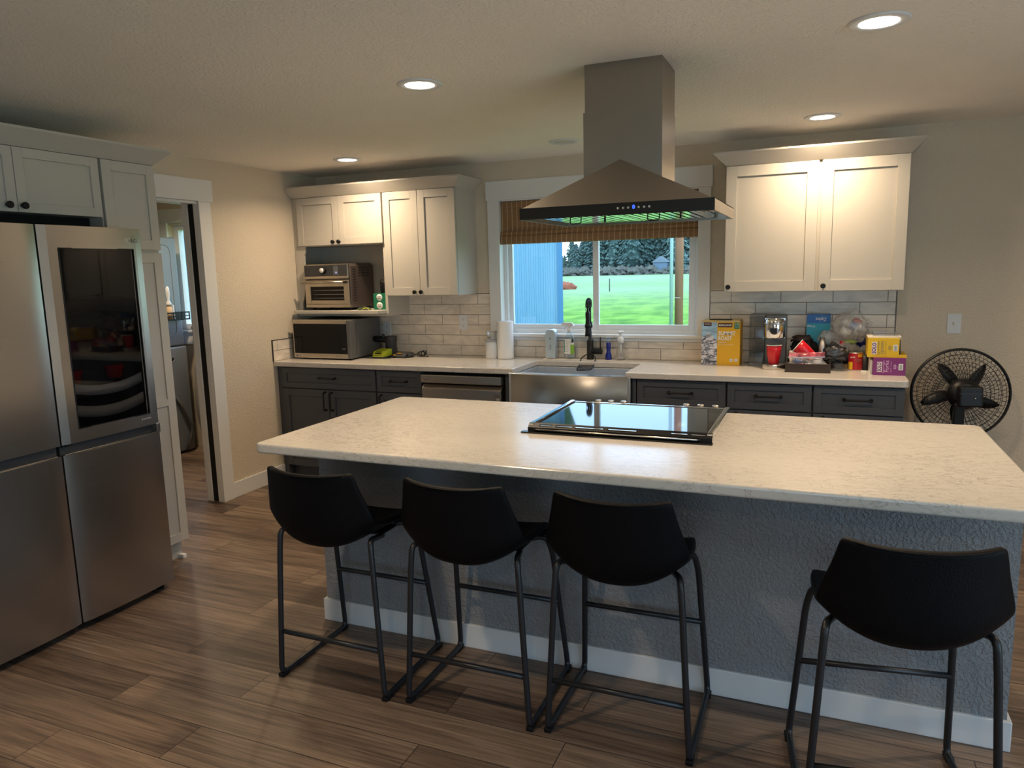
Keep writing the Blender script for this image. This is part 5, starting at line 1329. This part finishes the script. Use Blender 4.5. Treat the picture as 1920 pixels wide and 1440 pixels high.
# ------------------------------------------------------------------ laundry room seen through the doorway
ld_ = thing('stacked_washer_dryer', 'tall graphite stacked washer and dryer seen through the doorway', 'washer dryer', (-1.78, -.48, 0))
obj('lower_unit', MB().box(-2.12, -1.42, -.84, -.12, .02, .955), M_graphite, ld_, .012)
obj('upper_unit', MB().box(-2.12, -1.43, -.84, -.13, .965, 1.905), M_graphite, ld_, .012)
b = MB()
def rrect_x(x, y0, y1, z0, z1, r_, w, m_):
    p = fillet([(x, y0, z0), (x, y1, z0), (x, y1, z1), (x, y0, z1)], r_, 5, True)
    return MB().ring_tube(p, w, 6, closed=True)
obj('pressed_panel', rrect_x(-1.4295, -.76, -.20, 1.05, 1.84, .07, .004, None), M_graphite, ld_)
obj('handle_slot', MB().prism([(-.33 + .055 * math.cos(a) * 1.0, .850 + .016 * math.sin(a)) for a in [2 * PI * i / 20 for i in range(20)]], 'x', -1.4205, -1.4175), M_void, ld_)
obj('pressed_ring', MB().ring_tube([(-1.4195, -.33 + .068 * math.cos(a), .850 + .030 * math.sin(a)) for a in [2 * PI * i / 24 for i in range(24)]], .003, 6, closed=True), M_graphite, ld_)
obj('foot', MB().cyl((-1.47, -.18, 0), (-1.47, -.18, .022), .02, n=12), M_black, ld_); obj('foot', MB().cyl((-1.47, -.78, 0), (-1.47, -.78, .022), .02, n=12), M_black, ld_)
mg = thing('magnetic_rack', 'small black slotted rack fixed to the side of the stacked dryer', 'rack', (-1.36, -.30, 1.20))
b = MB(); b.box(-1.429, -1.425, -.46, -.10, 1.19, 1.26); b.box(-1.43, -1.35, -.46, -.14, 1.19, 1.194)
for z0, z1 in ((1.190, 1.202), (1.222, 1.230), (1.250, 1.262)): b.box(-1.352, -1.348, -.46, -.12, z0, z1)
for y in (-.46, -.38, -.30, -.215, -.13): b.box(-1.352, -1.348, y, y + .012, 1.19, 1.262)
obj('rack', b, M_black, mg)
lr = thing('lint_roller', 'white handled lint roller standing in the black rack', 'lint roller', (-1.39, -.30, 1.1945))
obj('sheet_roll', MB().lathe([(.026, 0), (.026, .125)], (-1.385, -.305, 1.1945), 20), mat('tan_roll', (.62, .45, .28), .7), lr)
obj('handle', MB().ring_tube([(-1.385, -.305, 1.32), (-1.385, -.305, 1.345), (-1.385, -.305, 1.37), (-1.385, -.305, 1.42), (-1.385, -.305, 1.47), (-1.385, -.305, 1.485)], [.030, .020, .010, .017, .014, .004], 14).box(-1.40, -1.37, -.279, -.262, 1.20, 1.325), M_plast, lr)
br_ = tag(obj('rolled_towel', MB().ring_tube([(-1.44, -.012, 1.106), (-1.18, -.012, 1.106)], .020, 14), M_brown), 'brown rolled cloth lying on the laundry room window sill', 'towel')
hm = thing('laundry_bag', 'grey white laundry bag beyond the washer in the laundry room', 'bag', (-1.28, -.12, 0))
obj('bag', crumple((-1.235, -.125, .48), (.10, .09, .44), M_paper, '', 71, .08, 28, flat=.002), mat('grey_bag', (.34, .33, .31), .6), hm)
hs = tag(obj('drain_hose', MB().ring_tube(fillet([(-1.405, -.30, .52), (-1.395, -.22, .36), (-1.395, -.16, .20), (-1.395, -.24, .03)], .06), .012, 10), M_grey), 'grey drain hose hanging down beside the stacked washer', 'hose')

# ------------------------------------------------------------------ bar stools
def make_stool():
    t = thing('bar_stool', '', 'bar stool', (0, 0, 0), 'black leather bar stools at the island')
    # centre line of the shell in (y, z), half width, side rise (up) and side forward offset
    P = [(.155, .548, .170, .004, 0), (.150, .580, .186, .006, 0), (.110, .592, .200, .018, 0), (.03, .585, .215, .040, 0), (-.06, .575, .222, .060, 0), (-.14, .566, .228, .085, .004), (-.205, .562, .232, .105, .018),
         (-.258, .576, .234, .105, .045), (-.284, .620, .232, .080, .066), (-.293, .680, .226, .045, .070), (-.299, .740, .214, .020, .062), (-.304, .800, .200, .008, .052), (-.308, .845, .190, .012, .044), (-.310, .857, .182, .012, .042)]
    nu = 15; vs = []; fs = []
    for (y, z, w, up, fw) in P:
        for i in range(nu):
            u = i / (nu - 1) * 2 - 1; e = abs(u) ** 2.3
            vs.append((u * w, y + fw * e, z + up * e))
    for j in range(len(P) - 1):
        for i in range(nu - 1): fs.append((j * nu + i, j * nu + i + 1, (j + 1) * nu + i + 1, (j + 1) * nu + i))
    b = MB().add(vs, fs, True)
    o = obj('seat_shell', b, M_leather, t); 
    md = o.modifiers.new('solid', 'SOLIDIFY'); md.thickness = .024; md.offset = -1
    md = o.modifiers.new('bevel', 'BEVEL'); md.width = .008; md.segments = 2; md.limit_method = 'ANGLE'; md.angle_limit = math.radians(50)
    md = o.modifiers.new('sub', 'SUBSURF'); md.levels = 1; md.render_levels = 1
    # piping along the rim
    def rim(i, j):
        y, z, w, up, fw = P[j]; u = i / (nu - 1) * 2 - 1; e = abs(u) ** 2.3
        return Vector((u * w, y + fw * e, z + up * e))
    L = [rim(i, len(P) - 1) for i in range(1, nu - 1)]
    L = [p + Vector((-.004 * (1 if p.x > 0 else -1) * (abs(p.x) > .15), -.004, -.001)) for p in L]
    obj('piping', MB().ring_tube([p + Vector((0, 0, 0)) for p in L], .0030, 6), M_leather, t)
    for s in (-1, 1):
        path = fillet([(s * .150, -.06, .592), (s * .190, -.196, .600), (s * .208, -.208, .50), (s * .236, -.212, .0115), (s * .232, .205, .0115), (s * .205, .130, .50), (s * .188, .100, .585), (s * .150, .04, .592)], .030, 5)
        path = fillet([(s * .140, -.03, .560), (s * .200, -.200, .608), (s * .208, -.205, .50), (s * .236, -.213, .0135), (s * .234, .205, .0135), (s * .206, .130, .50), (s * .194, .098, .578), (s * .140, .05, .580)], .034, 5)
        lg = obj('sled_leg', MB().ring_tube(path, .0105, 12), M_tube, t)
        for y in (-.200, .192):
            obj('floor_glide', MB().prism([(y - .020, 0), (y + .020, 0), (y + .022, .018), (y - .022, .018)], 'x', s * .236 - .012, s * .236 + .012), M_black, lg, .003)
    obj('crossbar', MB().ring_tube([(-.226, -.208, .192), (.226, -.208, .192)], .0095, 12), M_tube, t)
    obj('footrest', MB().ring_tube([(-.216, .158, .300), (.216, .158, .300)], .0095, 12), M_tube, t)
    obj('seat_plate', MB().box(-.15, .15, -.05, .06, .568, .576), M_black, t)
    return t
def copy_tree(o, parent=None):
    c = o.copy(); COL.objects.link(c); c.parent = parent
    for ch in o.children: copy_tree(ch, c)
    return c
st = make_stool()
spots = [(2.140, -2.706, 0, 'black leather bar stool nearest to the refrigerator, at the left end of the island'),
         (2.700, -2.684, 0, 'black leather bar stool second from the left, overlapping its left neighbour'),
         (3.232, -2.668, 0, 'black leather bar stool third from the left, under the cooktop side of the island'),
         (4.010, -2.792, 8, 'black leather bar stool on its own at the right end of the island')]
for i, (x, y, a, lab) in enumerate(spots):
    o = st if i == 0 else copy_tree(st)
    o.location = (x, y, 0); o.rotation_euler = (0, 0, math.radians(a)); o['label'] = lab

# ------------------------------------------------------------------ outside
GZ = -.50
gr = MB(); N = 24
gr.box(-260, 260, .2, 260, GZ - .3, GZ)
tag(obj('lawn', gr, M_grass), 'wide green grass field seen through the kitchen window', 'grass', kind='stuff')
def siding_mat():
    m, n, l, b = nt('ribbed_metal_siding')
    b.inputs['Roughness'].default_value = .45
    t = n.new('ShaderNodeTexCoord'); ns = n.new('ShaderNodeTexNoise'); mp = n.new('ShaderNodeMapping'); mp.inputs['Scale'].default_value = (1, 1, .15)
    l.new(t.outputs['Object'], mp.inputs[0]); l.new(mp.outputs[0], ns.inputs['Vector']); ns.inputs['Scale'].default_value = 2
    cr = n.new('ShaderNodeValToRGB'); cr.color_ramp.elements[0].color = (.13, .28, .42, 1); cr.color_ramp.elements[1].color = (.17, .33, .48, 1); l.new(ns.outputs['Fac'], cr.inputs[0]); l.new(cr.outputs[0], b.inputs['Base Color'])
    return m
mb_ = thing('metal_building', 'pale blue ribbed metal building close outside the kitchen window', 'building', (-8, 13, GZ))
bx1 = -2.02; by = 12.0; pr = [(bx1, by)]
x = bx1
while x > -16:
    pr += [(x - .055, by), (x - .070, by - .022), (x - .090, by - .022), (x - .105, by)]
    x -= .115
pr += [(x, by), (x, by + 9), (bx1, by + 9)]
turn_b = Matrix.Translation((bx1, by, 0)) @ Matrix.Rotation(math.radians(22), 4, 'Z') @ Matrix.Translation((-bx1, -by, 0))
obj('wall', MB().prism(pr, 'z', GZ, 4.2, m=turn_b), siding_mat(), mb_)
obj('corner_trim', MB().box(bx1 - .11, bx1 + .02, by - .035, by + .10, GZ, 4.2, m=turn_b), mat('blue_corner_trim', (.05, .17, .33), .5), mb_)
obj('roof', MB().prism([(x - .3, 4.2), (bx1 + .3, 4.2), ((x + bx1) / 2, 6.0)], 'y', by - .3, by + 9.3, m=turn_b), mat('roof_metal', (.2, .22, .25), .5), mb_)
up_ = thing('utility_pole', 'brown wooden utility pole standing in the grass field', 'pole', (-.37, 18.6, GZ))
obj('pole', MB().ring_tube([(-.37, 18.6, GZ - .2), (-.37, 18.6, 9)], [.135, .115], 20), M_wood, up_)
obj('conduit', MB().ring_tube([(-.585, 18.45, GZ), (-.585, 18.45, 8)], .055, 14), mat('pale_conduit', (.55, .66, .70), .4), up_)
obj('bracket', MB().box(-.64, -.30, 18.44, 18.47, .55, .57), M_steel, up_)
# distant conifers
M_fir = [mat('fir_foliage_%s' % w, c, .9, cvar=.5, cscale=1.5) for w, c in (('dark', (.055, .105, .095)), ('mid', (.075, .135, .12)), ('pale', (.10, .165, .15)))]
M_trunk = mat('bark', (.12, .08, .06), .9)
protos = []
for k in range(3):
    random.seed(50 + k)
    f = MB(); Ht = 1.0
    for i in range(520):
        h = random.random() ** .8; z = .08 + .92 * h; rad = (1 - h) ** .85 * .30 + .012
        a = random.uniform(0, 2 * PI); r_ = rad * random.uniform(.55, 1.08)
        c_ = Vector((r_ * math.cos(a), r_ * math.sin(a), z - r_ * .25)); s_ = random.uniform(.016, .040) * (1.2 - .5 * h)
        d = Vector((math.cos(a), math.sin(a), -.45)); tn = Vector((-math.sin(a), math.cos(a), random.uniform(-.3, .3)))
        p = [c_ + d * s_ * 1.5, c_ + tn * s_, c_ - d * s_, c_ - tn * s_]
        up = Vector((0, 0, s_ * .8))
        f.add([*p, c_ + up], [(0, 1, 4), (1, 2, 4), (2, 3, 4), (3, 0, 4)])
    f.lathe([(.13, .10), (.15, .25), (.10, .5), (.05, .8), (.005, .97)], (0, 0, 0), 9)
    t = thing('fir_tree', '', 'tree', (0, 0, 0), 'conifers behind the field')
    obj('foliage', f, M_fir[k], t); obj('trunk', MB().cyl((0, 0, 0), (0, 0, .5), .018, .010, 8), M_trunk, t)
    protos.append(t)
random.seed(11)
used = [False] * 3
def dirx(px): return F + R * ((px - 960) / 1374.016)
n_t = 0
for row, (dist, cnt, h0, h1) in enumerate(((205, 22, 13, 19), (225, 20, 18, 27))):
    for i in range(cnt):
        px = 1040 + (1345 - 1040) * (i + random.random() * .7) / cnt
        d = dirx(px); s = dist / d.y * random.uniform(.97, 1.03)
        x, y = 3.8 + d.x * s, -5 + d.y * s
        hgt = random.uniform(h0, h1)
        if px < 1118: hgt = random.uniform(5, 8) + (px - 1060) / 58 * 9
        k = random.randrange(3)
        o = protos[k] if not used[k] else copy_tree(protos[k]); used[k] = True
        o.location = (x, y, GZ); o.scale = (hgt * random.uniform(.9, 1.25),) * 2 + (hgt,); o.rotation_euler = (0, 0, random.uniform(0, 6))
        o['label'] = 'blue green conifer in the tree line beyond the grass field'
# undergrowth
random.seed(5)
h = MB()
for i in range(700):
    px = random.uniform(1030, 1350); d = dirx(px); s = random.uniform(188, 202) / d.y
    x, y = 3.8 + d.x * s, -5 + d.y * s; z = random.uniform(0, 1) ** 1.5 * 1.8; q = random.uniform(.4, 1.1)
    h.add([(x - q, y, GZ + z), (x, y - q, GZ + z - q * .5 + .3), (x + q, y, GZ + z), (x, y + q, GZ + z), (x, y, GZ + z + q)], [(0, 1, 4), (1, 2, 4), (2, 3, 4), (3, 0, 4)])
h.box(-80, -8, 196, 198, GZ - .1, GZ + 1.2)
tag(obj('undergrowth', h, mat('winter_brush', (.09, .095, .08), .9, cvar=.5, cscale=.6)), 'grey brown winter undergrowth at the foot of the tree line', 'undergrowth', kind='stuff')
# dirt pile, far shed, fence post
d = dirx(1072); s = 70 / d.y
tag(obj('dirt_pile', crumple((3.8 + d.x * s - .6, -5 + d.y * s, GZ), (1.15, 1.0, .75), None, '', 3, .15, 20, flat=GZ), mat('red_earth', (.26, .08, .04), .9, cvar=.3)), 'small heap of reddish earth in the field beside the metal building', 'dirt pile')
d = dirx(1238); s = 194 / d.y; sx_, sy_ = 3.8 + d.x * s, -5 + d.y * s
hs_ = thing('distant_shed', 'small pale gabled shed in front of the tree line', 'shed', (sx_, sy_, GZ))
obj('walls', MB().box(sx_ - 1.8, sx_ + 1.8, sy_ - 1.5, sy_ + 1.5, GZ, GZ + 3.2), mat('pale_siding', (.13, .19, .25), .6), hs_)
obj('roof', MB().prism([(sx_ - 2.2, GZ + 3.1), (sx_ + 2.2, GZ + 3.1), (sx_, GZ + 4.6)], 'y', sy_ - 1.8, sy_ + 1.8), mat('pale_roof', (.16, .20, .24), .6), hs_)
d = dirx(1143.5); s = 62 / d.y
tag(obj('fence_post', MB().cyl((3.8 + d.x * s, -5 + d.y * s, GZ), (3.8 + d.x * s, -5 + d.y * s, GZ + 1.1), .04, n=8), M_black), 'thin dark stake standing in the middle of the grass field', 'post')
